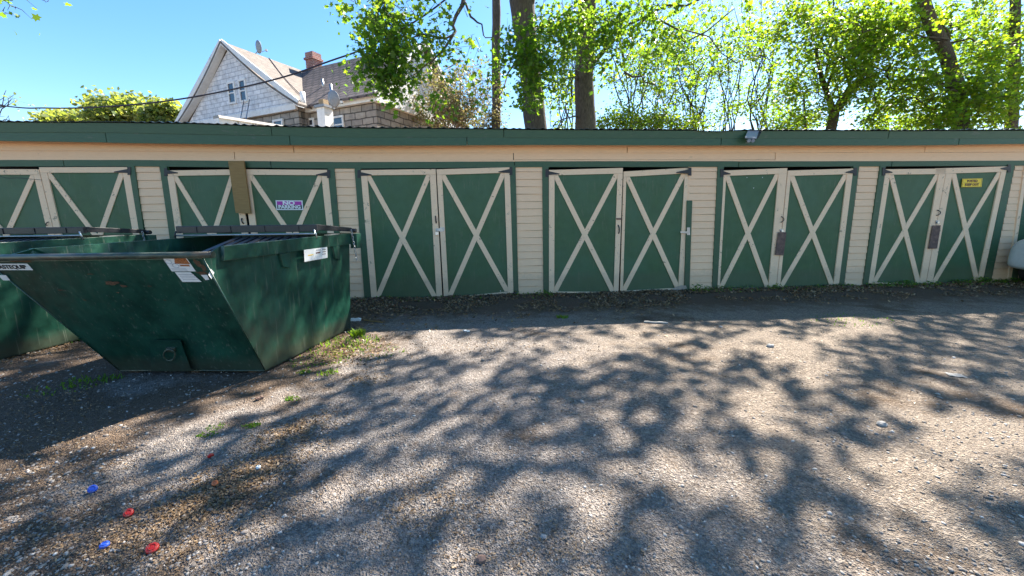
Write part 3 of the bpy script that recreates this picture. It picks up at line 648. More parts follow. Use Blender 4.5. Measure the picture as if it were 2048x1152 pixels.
    pa,pb=A.lerp(B,.05),A.lerp(B,.6); m_.hexa([pa+V((0,0,zf-.145)),pb+V((0,0,zf-.145)),pb+V((dn.x,dn.y,zf-.315)),pa+V((dn.x,dn.y,zf-.315)),pa+V((0,.02,zf-.16)),pb+V((0,.02,zf-.16)),pb+V((dn.x,dn.y,zf-.33)),pa+V((dn.x,dn.y,zf-.33))])
    m_.build('folded_lid_leaf','blackplastic',root)
    for P_,sg in ((A,1),(B,-1)):
        m_=MB(); m_.tube([P_+ov*sg*.9+V((0,-.02,hz-.02)),P_+ov*sg*.9+V((0,-.035,zf-.11)),P_+ov*sg*.9+V((-.02*sg,-.03,zf-.06))],.009,8); m_.build('lid_hook','steel' if sg>0 else 'black_iron',root)
    m_=MB()
    e=(TR-TF).normalized()
    m_.box(TR+outn*.075+V((0,.03,-.11)),(.1,.12,.2),Matrix.Rotation(-math.atan2(e.x,e.y),3,'Z')); m_.build('lift_pocket','bin',root,.004)
    m_=MB(); cp=TR+outn*.055+V((0,-.06,.03)); rr=.018
    for i in range(13):
        c=cp+V((.004*i,-.002*i,-.032*i)); pl=[c+V((rr*.6*math.cos(t)*(1 if i%2 else .25),rr*.6*math.cos(t)*(0 if i%2 else .9),rr*1.2*math.sin(t))) for t in [k*math.pi/4 for k in range(9)]]; m_.tube(pl,.0042,5,False)
    m_.build('chain','galv',root)
    MB().tube([TR+outn*.03+V((0,.04,.03)),TR+outn*.09+V((0,.04,.03))],.03,12).build('hinge_pin','black_iron',root)
    rr_=TR-e*.5; 
    m_=MB(); a=TR-e*.55+outn*.01+V((0,0,.004)); b=TR-e*.28+outn*.01+V((0,0,.004)); m_.bar(a,b,.05,.012); m_.build('rim_plate','steel',root)
    return root
D1=dumpster()
def copy_tree(o,parent=None):
    c=o.copy(); COL.objects.link(c); c.parent=parent
    for ch in list(o.children): copy_tree(ch,c)
    return c
D2=copy_tree(D1); a=G(300,645)-G(701,655); D2.location=D1.location+Vector((a.x,a.y,0))
D2['label']='second dark green dumpster at the left edge, mostly hidden behind the nearer one'
# things inside or beside
# ================================================================ GROUND LITTER
def cap(px,py,rad,mat,label,name='bottle_cap',cat='bottle cap',grp='plastic bottle caps on the gravel',tilt=0.):
    p=onground(px,py); N=18; o_=thing(name,p,label,cat,grp)
    rot=Matrix.Rotation(tilt,3,'X')@Matrix.Rotation(tilt*.7,3,'Y')
    prof=[(0,.013),(rad*.8,.013),(rad*.95,.011),(rad,.004),(rad,0),(rad*.9,0),(rad*.86,.009),(0,.009)]; m_=MB(); vs=[];fs=[]
    for k in range(N):
        t=2*math.pi*k/N; rr=1+(.02 if k%2 else 0)
        for r_,z_ in prof: vs.append(p+rot@Vector((r_*rr*math.cos(t),r_*rr*math.sin(t),z_))+Vector((0,0,.006+abs(math.sin(tilt))*rad)))
    n_=len(prof)
    for k in range(N):
        for j in range(n_-1): fs.append((k*n_+j,((k+1)%N)*n_+j,((k+1)%N)*n_+j+1,k*n_+j+1))
    m_.add(vs,fs,True); m_.build('cap_shell',mat,o_)
    m_=MB(); m_.tube([p+rot@Vector((rad*.55*math.cos(t),rad*.55*math.sin(t),.0145))+Vector((0,0,.006+abs(math.sin(tilt))*rad)) for t in [i*math.pi/8 for i in range(17)]],.002,5,False); m_.build('raised_ring',mat,o_)
cap(258,1031,.022,'red','red plastic cap lying between the blue cap and the brown litter, left middle',tilt=.5)
cap(305,1099,.026,'red','largest red plastic cap, nearest the bottom edge of the photo',tilt=.3)
cap(422,916,.018,'red','farthest red plastic cap, above the brown pine litter',tilt=-.7)
cap(187,985,.022,'blue','blue plastic cap lying farther from the camera on brown dirt',tilt=.6)
cap(210,1094,.019,'blue','round blue plastic cap lying flat, nearest the bottom left corner',tilt=.1)
cap(430,969,.017,'orange','small orange plastic cap lying in the brown litter',tilt=.4)
cap(517,936,.014,'white','small white round cap lying at the edge of the brown litter',tilt=.2)
def slab(name,a,b,w_,t_,mat,label,cat):
    p,q=onground(*a),onground(*b); p.z+=t_/2+.004; q.z+=t_/2+.004
    N=6; pts=[p.lerp(q,i/N)+Vector((0,0,.004*math.sin(i*1.9))) for i in range(N+1)]
    m_=MB(); 
    for i in range(N): m_.bar(pts[i],pts[i+1]-(pts[i+1]-pts[i])*.0005,w_,t_)
    o=m_.build(name,mat,None,.002); return tag(o,label,cat)
slab('metal_strip',(1288,646),(1336,650),.04,.02,'stone_block','thin pale grey strip lying on the gravel in front of the fourth double door','strip')
slab('wood_scrap',(702,643),(722,642),.07,.035,'white','short white wood scrap lying by the rear foot of the nearer dumpster','wood scrap')
slab('twig',(728,642),(765,645),.018,.014,'oldwood','dark thin stick lying beside the white wood scrap','stick')
slab('paper_scrap',(1893,751),(1930,755),.09,.004,'stone_block','flat pale paper scrap on the gravel at the right side','paper')
slab('bark_scrap',(512,801),(526,796),.035,.02,'rustboard','small dark brown bark piece on gravel in front of the dumpster','bark')
slab('paper_scrap',(928,662),(938,664),.05,.008,'white','tiny white paper scrap in the garage shadow, below the third double door','paper')
def rock(mb,c,r,sx=1,sy=1,sz=.6,seed=0,sub=1):
    import bmesh
    bm=bmesh.new(); bmesh.ops.create_icosphere(bm,subdivisions=sub,radius=1)
    vs=[]
    for v in bm.verts:
        k=1+.35*noise.noise(v.co*1.6+Vector((seed*3.1,seed,0))); vs.append(Vector(c)+Vector((v.co.x*k*r*sx,v.co.y*k*r*sy,v.co.z*k*r*sz)))
    fs=[[v.index for v in f.verts] for f in bm.faces]; mb.add(vs,fs,False); bm.free()
for (px,py,r_,mat,lb) in ((1540,692,.035,'stone_block','rounded pale stone lying alone on the sunny gravel near the garages'),(962,1122,.022,'rustboard','reddish brown stone near the bottom centre of the gravel'),(1087,1079,.014,'stone_block','pale grey stone left of a sun patch at the bottom centre'),(1764,850,.028,'stone_block','flat pale stone on the tan gravel at the right')):
    m_=MB(); rock(m_,onground(px,py)+Vector((0,0,r_*.35)),r_,1.2,1,.7,px,2); tag(m_.build('stone',mat),lb,'stone')
# gravel stones
N=12000
import bmesh
bm=bmesh.new(); bmesh.ops.create_icosphere(bm,subdivisions=1,radius=1); TV=np.array([v.co[:] for v in bm.verts]); TF_=np.array([[v.index for v in f.verts] for f in bm.faces]); bm.free()
def stones(N,seed):
    r=np.random.default_rng(seed); out=[]; 
    while len(out)<N:
        px=r.uniform(-60,2110); py=640+520*(r.random()**.8)
        p=G(px,py)
        if p.y>7.6: continue
        dens=.35+.65*(noise.noise(Vector((p.x*1.1,p.y*1.1,4)))>-.05)
        if px>1250: dens*=.55
        if r.random()>dens: continue
        out.append((p.x,p.y))
    out=np.array(out); sz=.0026+.0075*r.random(N)**3; sz[r.random(N)<.006]*=1.9
    dist=np.hypot(out[:,0],out[:,1]); sz*=(.75+.13*dist)
    V=np.zeros((N,len(TV),3))
    for i in range(N):
        a=r.random()*6.28; s=sz[i]*np.array([r.uniform(.8,1.5),r.uniform(.7,1.1),r.uniform(.4,.75)]); t=TV*(1+.25*r.standard_normal((len(TV),1)))*s
        c,s_=math.cos(a),math.sin(a); V[i,:,0]=t[:,0]*c-t[:,1]*s_+out[i,0]; V[i,:,1]=t[:,0]*s_+t[:,1]*c+out[i,1]; V[i,:,2]=t[:,2]+gz(out[i,0],out[i,1])+s[2]*.35
    F_=(TF_[None]+(np.arange(N)*len(TV))[:,None,None]).reshape(-1,3)
    return V.reshape(-1,3),F_
v_,f_=stones(N,3); tag(fast_mesh('gravel_stones',v_,3,'pebble',None,False,f_),'loose grey and white gravel stones scattered over the yard','gravel',kind='stuff')
# leaf-shaped faces
LEAF=np.array([(0,-.5,0),(.18,-.28,.0),(.48,-.30,.06),(.34,-.02,.02),(.5,.22,.08),(.2,.2,.02),(0,.55,-.04),(-.2,.2,.02),(-.5,.22,.08),(-.34,-.02,.02),(-.48,-.30,.06),(-.18,-.28,.0)])
LEAF6=np.array([(0,-.5,0),(.34,-.2,.08),(.36,.15,.08),(0,.55,-.05),(-.36,.15,.08),(-.34,-.2,.08)])
LITT=np.array([(0,-.5,0),(.22,-.1,.08),(.15,.3,.05),(0,.5,.0),(-.2,.25,.1),(-.25,-.15,.05)])
def leaves(C,S,flat=0.,tpl=LEAF,seed=1,upz=.0):
    C=np.asarray(C,dtype=float); n=len(C); r=np.random.default_rng(seed)
    nr=r.standard_normal((n,3)); nr[:,2]=nr[:,2]*(1)+upz*np.sign(nr[:,2]+1e-9); nr[:,:2]*=(1-flat); nr/=np.linalg.norm(nr,axis=1)[:,None]
    t=r.standard_normal((n,3)); t-=nr*(t*nr).sum(1)[:,None]; t/=np.linalg.norm(t,axis=1)[:,None]; b=np.cross(nr,t)
    S=np.asarray(S)[:,None,None]
    return (C[:,None,:]+S*(tpl[None,:,0,None]*t[:,None,:]+tpl[None,:,1,None]*b[:,None,:]+tpl[None,:,2,None]*nr[:,None,:])).reshape(-1,3)
# dead leaves and needles
pts=[];sz=[]
r=np.random.default_rng(5)
for i in range(24000):
    x=r.uniform(-6.5,12.5); y=7.78-abs(r.normal(0,.85 if x<3.2 else .6)); 
    if noise.noise(Vector((x*1.6,y*1.6,7)))<(-.22 if x<3.2 else -.06)+(7.4-y)*.11 and y<7.45: continue
    pts.append((x,y,gz(x,y)+r.uniform(.004,.022))); sz.append(r.uniform(.018,.07))
def patchpx(cx,cy,rx,ry,n,s0,s1,ang=0):
    for i in range(n):
        a=r.normal(0,.5);b=r.normal(0,.5); ca,sa=math.cos(ang),math.sin(ang)
        p=G(cx+rx*a*ca-ry*b*sa,min(max(cy+rx*a*sa+ry*b*ca,600),1200)); pts.append((p.x,p.y,gz(p.x,p.y)+r.uniform(.002,.012))); sz.append(r.uniform(s0,s1))
patchpx(470,960,190,45,2600,.010,.026,-.45); patchpx(590,860,90,25,800,.012,.028,-.3); patchpx(420,1010,170,40,1500,.008,.022,-.2); patchpx(700,690,90,40,700,.02,.045); patchpx(850,1000,150,80,900,.008,.02)
patchpx(730,760,60,15,250,.015,.03); patchpx(690,695,90,40,900,.015,.04); patchpx(60,705,110,14,350,.02,.05,-.2); patchpx(1150,780,200,60,700,.008,.02); patchpx(1050,1100,260,70,900,.006,.016); patchpx(250,1080,260,60,2600,.006,.018); patchpx(1000,900,1100,260,9000,.004,.013); patchpx(1300,720,800,90,3500,.005,.016); patchpx(120,900,200,120,1800,.008,.02); patchpx(120,800,160,50,700,.01,.025)
patchpx(950,690,250,30,600,.012,.03); patchpx(1650,760,400,100,900,.006,.02); patchpx(1500,950,500,160,1200,.005,.014)
tag(fast_mesh('dead_leaves',leaves(pts,sz,.75,LITT,4),6,'litter'),'brown dead leaves and needles drifted along the garage foot and over the gravel','leaf litter',kind='stuff')
# grass and weeds
def blades(cl,name,label,mat='weed'):
    vs=[]
    for (px,py,n,rad,h) in cl:
        c=G(px,py)
        for i in range(n):
            a=r.uniform(0,6.28); q=rad*math.sqrt(r.random()); x=c.x+q*math.cos(a)*1.5; y=min(c.y+q*math.sin(a),7.74); z=gz(x,y)-.003; hh=h*r.uniform(.5,1.3); d=r.uniform(0,6.28); w_=r.uniform(.003,.007)*(1+h*4); lx,ly=math.cos(d)*hh*r.uniform(.1,.9),math.sin(d)*hh*r.uniform(.1,.9)
            wx,wy=-math.sin(d)*w_,math.cos(d)*w_
            vs+=[(x-wx,y-wy,z),(x+wx,y+wy,z),(x+lx*.5+wx,y+ly*.5+wy,z+hh*.7),(x+lx,y+ly,z+hh),(x+lx*.5-wx,y+ly*.5-wy,z+hh*.7)]
    return tag(fast_mesh(name,vs,5,mat),label,'grass',kind='stuff')
blades([(700,684,150,.25,.045),(716,672,150,.06,.08),(680,700,110,.25,.03),(655,748,50,.07,.03),(608,746,30,.05,.035),(735,705,90,.3,.025),(583,797,50,.05,.02),(502,851,60,.045,.02),(415,868,60,.05,.015),(435,853,40,.05,.015),(180,765,60,.16,.035),(120,778,60,.2,.028),(225,757,25,.08,.035),(80,690,60,.15,.03),(130,685,60,.1,.04),(1125,635,50,.06,.05),(640,720,160,.25,.02),(1700,640,120,.4,.02)],'grass','short bright grass tufts growing through the gravel beside the dumpster')
pts2=[];s2_=[]
for (x0,x1,n,h) in ((-2.4,.8,160,.06),(.6,1.5,130,.10),(1.2,2.0,60,.07),(4.2,6.0,620,.12),(6,8,300,.06),(8,12.6,1700,.10),(-3,-2.3,30,.05)):
    for i in range(n):
        x=r.uniform(x0,x1); y=DW-.05-abs(r.normal(0,.16)); k=max(0,noise.noise(Vector((x*2.2,0,11)))+.35)
        if r.random()>k*1.6: continue
        pts2.append((x,y,gz(x,y)+r.uniform(0,h)*(.4+k))); s2_.append(r.uniform(.02,.05))
tag(fast_mesh('weeds',leaves(pts2,s2_,.3,LEAF6,8,.5),6,'weed'),'low green weeds growing along the foot of the garage doors','weeds',kind='stuff')
# ================================================================ CAR at the right edge
CY=5.9; p0=D(2034,530,7.5); CX=p0.x-.25
CR=thing('parked_car',(CX+2.2,CY+.8,0),'pale silver car at the right edge, only its rounded bumper corner showing','car')
def car():
    L,W,=4.3,1.75; prof_lo=.22
    # body as cross-section lofts along x: (x, half width, z bottom, z belt, z top)
    sec=[(0,.66,.40,.78,.90),(.06,.80,.34,.84,.98),(.35,.87,.30,.90,1.04),(.95,.87,.28,.92,1.07),(1.35,.88,.26,.94,1.1),(2.0,.88,.26,.96,1.1),(3.1,.88,.26,.96,1.1),(3.8,.86,.28,.95,1.05),(4.2,.78,.3,.80,.95),(4.3,.62,.4,.7,.8)]
    m_=MB(); vs=[];n_=0
    for x,hw,z0,zb,zt__ in sec:
        ring=[(-hw*.96,z0),(-hw,z0+.12),(-hw,(z0+zb)/2),(-hw*.98,zb),(-hw*.8,zt__),(0,zt__+.02),(hw*.8,zt__),(hw*.98,zb),(hw,(z0+zb)/2),(hw,z0+.12),(hw*.96,z0),(0,z0)]
        for y_,z_ in ring: vs.append(Vector((CX+x,CY+W/2+y_,z_)))
    n_=12; fs=[]
    for i in range(len(sec)-1):
        for k in range(n_): fs.append((i*n_+k,(i+1)*n_+k,(i+1)*n_+(k+1)%n_,i*n_+(k+1)%n_))
    fs.append(tuple(range(n_))); fs.append(tuple((len(sec)-1)*n_+k for k in range(n_-1,-1,-1)))
    m_.add(vs,fs,True); b=m_.build('body','carpaint',CR); s=b.modifiers.new('s','SUBSURF'); s.levels=s.render_levels=2
    m_=MB(); cs=[(1.2,.74,1.05,1.08),(1.75,.70,1.07,1.5),(2.3,.68,1.07,1.6),(3.2,.68,1.07,1.58),(4.0,.70,1.03,1.05)]; vs=[]
    for x,hw,z0,z1 in cs:
        for y_,z_ in ((-hw-.06,z0),(-hw,z1),(hw,z1),(hw+.06,z0)): vs.append(Vector((CX+x,CY+W/2+y_,z_)))
    fs=[(i*4+k,(i+1)*4+k,(i+1)*4+k+1,i*4+k+1) for i in range(4) for k in range(3)]; m_.add(vs,fs,True); m_.build('cabin_glass','glass',CR)
    for x in (.84,3.45):
        for y_,o_ in ((.0,-1),(W,1)):
            c=Vector((CX+x,CY+y_-o_*.08,.32)); t=MB(); t.tube([c+Vector((0,-.1,0)),c+Vector((0,-.08,0)),c+Vector((0,.08,0)),c+Vector((0,.1,0))],[.28,.32,.32,.28],28); wh=t.build('wheel','rubber',CR)
            MB().tube([c+Vector((0,o_*.101,0)),c+Vector((0,o_*.115,0))],[.2,.17],20).build('rim','galv',wh)
            ar=MB(); ar.tube([c+Vector((.37*math.cos(a),-o_*-.075,.37*math.sin(a))) for a in [math.pi*k/12 for k in range(13)]],.045,8); ar.build('wheel_arch','rubber',CR)
    for y_ in (.55,W-.55): MB().tube([Vector((CX-.01,CY+y_,.6)),Vector((CX+.16,CY+y_,.62))],[.05,.08],14).build('headlight','glass',CR)
car()
# ================================================================ HOUSE
U=Vector((math.sin(R(119)),math.cos(R(119)),0)); Vv=Vector((math.sin(R(29)),math.cos(R(29)),0)); ZZ=Vector((0,0,1))
O=D(590,213,21.0); O0=O.copy()
def uvz(p): q=p-O0; return (q.dot(U),q.dot(Vv),p.z)
def Hp(u,v,z): return Vector((O0.x,O0.y,0))+U*u+Vv*v+ZZ*z
def onV(x,y,v): return uvz(PL(x,y,O0+Vv*v,Vv))   # plane parallel to the gable front
def onU(x,y,u): return uvz(PL(x,y,O0+U*u,U))
HS=thing('house',(Hp(-2,4,0).x,Hp(-2,4,0).y,0),'old stone house with white shingled gable and brown roofs behind the garages','house')
up_,_,zp=onV(455,88,0); ue,_,ze=onV(593,207,0)
lu=2*up_-ue
vr=onU(603,140,up_)[1]; zr_=zp
ua,_,za=onV(843,100,vr)
cu=onU(752,214,ua); vc,zc=cu[1],cu[2]
vc=max(vc,.6); zcE=onV(740,190,vc)[2]
print('HOUSE',up_,zp,ue,ze,'vr',vr,'ua',ua,za,'vc',vc,zc,zcE)
zr_=(zp+za)/2*0+zp
def poly(mb,pts,th,nrm): mb.pris(pts,Vector(nrm)*-th)
# front gable wall (upper, shingled), curved eave flare approximated by the roof
gw=[Hp(lu+.25,.0,ze),Hp(ue-.25,0,ze),Hp(up_,0,zp-.25)]
m_=MB(); m_.pris(gw,Vv*.2); m_.build('gable_wall','shingle_wall',HS)
m_=MB(); m_.pris([Hp(lu-.1,-.12,ze-.28),Hp(ue+.05,-.12,ze-.28),Hp(ue+.05,-.12,ze-.02),Hp(lu-.1,-.12,ze-.02)],Vv*.12); m_.build('cornice','whitewall',HS)
m_=MB()
for a,b in ((Hp(lu-.5,-.32,ze-.1),Hp(up_,-.32,zp)),(Hp(ue+.5,-.32,ze-.1),Hp(up_,-.32,zp))):
    m_.bar(a,b,.05,.26,Vv.cross((b-a).normalized()))
m_.build('barge_board','whitewall',HS)
m_=MB() # stone storey
m_.pris([Hp(lu,.05,-.2),Hp(ue,.05,-.2),Hp(ue,.05,ze-.27),Hp(lu,.05,ze-.27)],Vv*.35)
m_.pris([Hp(ue,.06,-.2),Hp(ue,vc+.01,-.2),Hp(ue,vc+.01,ze-.1),Hp(ue,.06,ze-.1)],U*-.35)
m_.pris([Hp(ue-.3,vc,-.2),Hp(ua,vc,-.2),Hp(ua,vc,zcE-.3),Hp(ue-.3,vc,zcE-.3)],Vv*.35)
vb=2*vr-vc
m_.pris([Hp(ua,vc+.01,-.2),Hp(ua,vb,-.2),Hp(ua,vb,zcE-.35),Hp(ua,vc+.01,zcE-.35)],U*-.35)
m_.build('stone_wall','stone',HS)
m_=MB(); m_.pris([Hp(ua+.02,vc+.2,zcE-.25),Hp(ua+.02,vb-.2,zcE-.25),Hp(ua+.02,vr,zr_-.25)],U*-.2); m_.build('gable_wall','whitewall',HS)
m_=MB(); m_.pris([Hp(ue-.2,vc-.22,zcE-.34),Hp(ua+.25,vc-.22,zcE-.34),Hp(ua+.25,vc-.22,zcE-.08),Hp(ue-.2,vc-.22,zcE-.08)],Vv*.2); m_.pris([Hp(ua+.2,vc-.2,zcE-.36),Hp(ua+.2,vb,zcE-.36),Hp(ua+.2,vb,zcE-.1),Hp(ua+.2,vc-.2,zcE-.1)],U*-.2); m_.build('cornice','whitewall',HS)
m_=MB()
for a,b in ((Hp(ua+.3,vc-.3,zcE-.1),Hp(ua+.3,vr,zr_)),(Hp(ua+.3,vb+.3,zcE-.1),Hp(ua+.3,vr,zr_))): m_.bar(a,b,.06,.25,U.cross((b-a).normalized()))
m_.build('barge_board','whitewall',HS)
# roofs with a slight flare at the eaves
def roofslab(mb,a0,a1,r0,r1,th=.10,flare=.12,n=6):
    """a0,a1 eave ends; r0,r1 ridge ends"""
    rows=[]
    for i in range(n+1):
        t=i/n; s=-flare*math.sin(math.pi*t)
        rows.append((a0.lerp(r0,t)+ZZ*s,a1.lerp(r1,t)+ZZ*s))
    for i in range(n):
        (p,q),(p2,q2)=rows[i],rows[i+1]; mb.hexa([p,q,q2,p2,p-ZZ*th,q-ZZ*th,q2-ZZ*th,p2-ZZ*th])
m_=MB(); roofslab(m_,Hp(ue+.5,-.36,ze-.12),Hp(ue+.5,vr+1.5,ze-.12),Hp(up_,-.36,zp+.03),Hp(up_,vr,zp+.03),flare=.22)
roofslab(m_,Hp(lu-.5,-.36,ze-.12),Hp(lu-.5,vb,ze-.12),Hp(up_,-.36,zp+.03),Hp(up_,vb,zp+.03),flare=.22)
m_.build('gable_roof','roof1',HS)
m_=MB()
for ea,sg in ((ue+.5,1),(lu-.5,-1)):
    rows=[(Hp(lerp(ea,up_,i/6),-.35,lerp(ze-.12,zp+.03,i/6)-.22*math.sin(math.pi*i/6)-.115),Hp(lerp(ea,up_,i/6),.0,lerp(ze-.12,zp+.03,i/6)-.22*math.sin(math.pi*i/6)-.115)) for i in range(7)]
    for i in range(6):
        (p,q),(p2,q2)=rows[i],rows[i+1]; m_.hexa([p,q,q2,p2,p-ZZ*.03,q-ZZ*.03,q2-ZZ*.03,p2-ZZ*.03])
m_.build('soffit','whitewall',HS)
m_=MB(); roofslab(m_,Hp(ue-.0,vc-.42,zcE-.1),Hp(ua+.35,vc-.42,zcE-.1),Hp(up_,vr,zr_+.01),Hp(ua+.35,vr,zr_+.01),flare=.12)
roofslab(m_,Hp(up_,vb+.42,zcE-.1),Hp(ua+.35,vb+.42,zcE-.1),Hp(up_,vr,zr_+.01),Hp(ua+.35,vr,zr_+.01),flare=.12)
rf=m_.build('cross_roof','roof2',HS)
# hipped left wing
wu,wv_,wz=onV(400,196,1.5)
m_=MB(); m_.add([Hp(lu-3.6,1.5,ze-1.7),Hp(lu,1.2,ze-1.7),Hp(lu+1.2,1.5,wz+1.4),Hp(lu-3.6,8,ze-1.7),Hp(lu+1.2,8,wz+1.4)],[(0,1,2),(3,0,2,4)]); m_.build('wing_roof','roof2',HS)
m_=MB(); m_.pris([Hp(lu-3.4,1.6,-.2),Hp(lu,1.6,-.2),Hp(lu,1.6,ze-1.75),Hp(lu-3.4,1.6,ze-1.75)],Vv*.3); m_.build('wing_wall','stone',HS)
# brick chimney on the cross ridge
cc=onV(629,140,vr+.2); b0=Hp(cc[0],vr+.2,zr_-.5); h=onV(627,120,vr)[2]-zr_
m_=MB(); rotH=Matrix((U,Vv,ZZ)).transposed()
m_.box(b0+ZZ*(.5+h/2),(.62,.62,h+.9),rotH); ch=m_.build('chimney','brick',HS); m_=MB(); m_.box(b0+ZZ*(.5+h+.1),(.76,.76,.12),rotH); m_.build('chimney_cap','brick',ch)
def win(v,x0,y0,x1,y1,dep=.0,wide=.09,meet=.5):
    A=onV(x0,y0,v); B=onV(x1,y1,v); u0,u1=sorted((A[0],B[0])); z0,z1=sorted((A[2],B[2]))
    fr=MB(); q=lambda a,b,c_,d_,o_:fr.pris([Hp(a,v-o_,c_),Hp(b,v-o_,c_),Hp(b,v-o_,d_),Hp(a,v-o_,d_)],Vv*.1)
    q(u0-wide,u0,z0-wide,z1+wide,.06);q(u1,u1+wide,z0-wide,z1+wide,.06);q(u0,u1,z1,z1+wide,.055);q(u0,u1,z0-wide,z0,.055)
    zm=lerp(z0,z1,meet); q(u0,u1,zm-.03,zm+.03,.04); f=fr.build('window','whitewall',HS)
    g=MB(); g.pris([Hp(u0,v-.02,z0),Hp(u1,v-.02,z0),Hp(u1,v-.02,z1),Hp(u0,v-.02,z1)],Vv*.02); g.build('pane','glass',f)
win(0,457,169,472,203.5); win(0,479.5,163.5,494,199.5)
win(vc,663,238,687,262); win(vc,606,243,628,262); win(0,549,244,566,262)
# vents on the roofs
def pipe(px0,px1,v,r_,par=HS,mat='galv'):
    a=onV(*px0,v); b=onV(*px1,v); MB().cyl(Hp(a[0],v,a[2]-.35),Hp(b[0],v,b[2]),r_,12).build('vent_pipe',mat,par)
pipe((646.5,167),(644.5,158),vr-2.2,.06); pipe((662.5,182),(661,168.5),vr-2.9,.07); pipe((606,201),(604.5,184),vc-.3,.12,mat='white')
# white chimney stack with tan pot, standing before the cross wing
bs=D(650,225,18.5)
ST=thing('chimney_stack',(bs.x,bs.y,0),'white rendered chimney stack with a small tan pot, in front of the stone house','chimney')
top=PL(643,216,bs,Vector((0,1,0))).z; m_=MB(); m_.box((bs.x,bs.y,top/2),(.44,.44,top),rotH); m_.build('shaft','whitewall',ST)
m_=MB(); m_.box((bs.x,bs.y,top+.03),(.58,.58,.1),rotH); m_.build('cap_slab','dish',ST); m_=MB(); m_.box((bs.x-.02,bs.y,top+.2),(.27,.27,.24),rotH); m_.build('pot','tan',ST)
# satellite dishes
def dish(c,r_,nrm,base,label,mat):
    nrm=Vector(nrm).normalized(); o=thing('satellite_dish',base,label,'satellite dish','satellite dishes on the stone house'); a=nrm.orthogonal().normalized(); b=nrm.cross(a)
    vs=[];fs=[];n_=24;K=5
    for j in range(K+1):
        q=r_*j/K
        for k in range(n_): t=2*math.pi*k/n_; vs.append(c+(a*math.cos(t)+b*math.sin(t))*q+nrm*(.22*(q*q)/r_-.1))
    for j in range(K):
        for k in range(n_): fs.append((j*n_+k,j*n_+(k+1)%n_,(j+1)*n_+(k+1)%n_,(j+1)*n_+k))
    m_=MB(); m_.add(vs,fs,True); q=m_.build('reflector',mat,o); s=q.modifiers.new('t','SOLIDIFY'); s.thickness=.02
    MB().tube([base,base+(c-base)*.5+Vector((0,.1,0)),c-nrm*.06],.028,8).build('mast','galv',o)
    tip=c+nrm*(r_*1.15)-ZZ*(r_*.35); MB().tube([c-ZZ*r_*.85,tip],.015,6).build('feed_arm','galv',o); MB().box(tip,(.1,.12,.1)).build('receiver','galv',o)
vd=2.2
cD=onU(518,94,up_); cD=PL(518,94,Hp(up_,vd,zp),Vector((0,1,0))); bD=PL(510,108,Hp(up_,vd,zp),Vector((0,1,0)))
dish(cD,.33,(.62,.72,.15),bD,'dark satellite dish standing on the ridge of the white gable','dish')
cE=D(668,198,18.0); bE=D(664,218,18.3)
dish(cE,.33,(.54,.84,.2),bE,'grey satellite dish beside the white chimney stack','dish')
# ladder rail and white lean-to in front of gable
la=onV(494,200,-.3); lb=onV(485,240,-.9)
LD=thing('ladder',Hp(lb[0],-.9,lb[2]),'thin metal ladder leaning below the gable window','ladder')
a1,a2,b1,b2=Hp(la[0]-.25,-.3,la[2]),Hp(la[0]+.2,-.3,la[2]),Hp(lb[0]-.25,-1.1,lb[2]-.8),Hp(lb[0]+.2,-1.1,lb[2]-.8)
for a,b in ((a1,b1),(a2,b2)): MB().tube([a,b],.022,8).build('ladder_rail','galv',LD)
for i in range(5): t=(i+.5)/5; MB().tube([a1.lerp(b1,t),a2.lerp(b2,t)],.015,6).build('rung','galv',LD)
wl=D(437,236,15.5); wr=PL(575,257,wl,U)
WB=thing('white_parapet',(wl.x,wl.y,0),'low white rendered wall with sloping coping in front of the gable','wall')
zl=wl.z; zr2=wr.z+.1
m_=MB(); a=Vector((wl.x,wl.y,0)); b=Vector((wr.x,wr.y,0)); n2=U*-.25
m_.hexa([a,b,b+ZZ*(zr2-.1),a+ZZ*zl,a+n2,b+n2,b+n2+ZZ*(zr2-.1),a+n2+ZZ*zl]); m_.build('wall','whitewall',WB)
m_=MB(); m_.hexa([a+ZZ*zl-n2*.2,b+ZZ*(zr2-.1)-n2*.2,b+ZZ*(zr2),a+ZZ*(zl+.1),a+n2*1.2+ZZ*zl,b+n2*1.2+ZZ*(zr2-.1),b+n2*1.2+ZZ*zr2,a+n2*1.2+ZZ*(zl+.1)]); m_.build('coping','stone_block',WB)
m_=MB()
for t in (.25,.5,.75): p=a.lerp(b,t)-n2*.02; m_.box(p+ZZ*(lerp(zl,zr2,t)-.5),(.03,.03,.9))
m_.build('joint_strip','stone_block',WB)
# ================================================================ CABLES
def cable(pts,rad,label,sub=10):
    P_=[D(x,y,d) for x,y,d in pts]; out=[]
    for i in range(len(P_)-1):
        p0,p1,p2,p3=P_[max(i-1,0)],P_[i],P_[i+1],P_[min(i+2,len(P_)-1)]
        for k in range(sub):
            t=k/sub; out.append(.5*((2*p1)+(p2-p0)*t+(2*p0-5*p1+4*p2-p3)*t*t+(3*p1-p0-3*p2+p3)*t**3))
    out.append(P_[-1]); m_=MB(); m_.tube(out,rad,6); return tag(m_.build('overhead_cable','cable'),label,'cable')
cable([(-300,170,17),(0,211,15.5),(90,216,15),(180,215,14.5),(300,206,14),(420,188,13.5),(560,156,13),(660,122,12.6),(737,93,12.4),(850,30,12.2),(960,-60,12)],.022,'thick dark overhead cable sagging across the sky from left to the trees')
hc=[Hp(up_,vd,zp+.06)]+[Hp(lerp(up_,ue+.3,t),lerp(vd,vc,t),lerp(zp,ze,t)+.05-.2*math.sin(math.pi*t)) for t in (.25,.5,.75,1)]
tag(MB().tube(hc,.022,6).build('dish_cable','cable'),'thin cable running down the brown roof from the ridge satellite dish','cable')
cable([(-60,308,7.6),(0,352,7.55),(40,356,7.6),(84,360,7.66)],.004,'thin white string hanging across the leftmost garage door top')
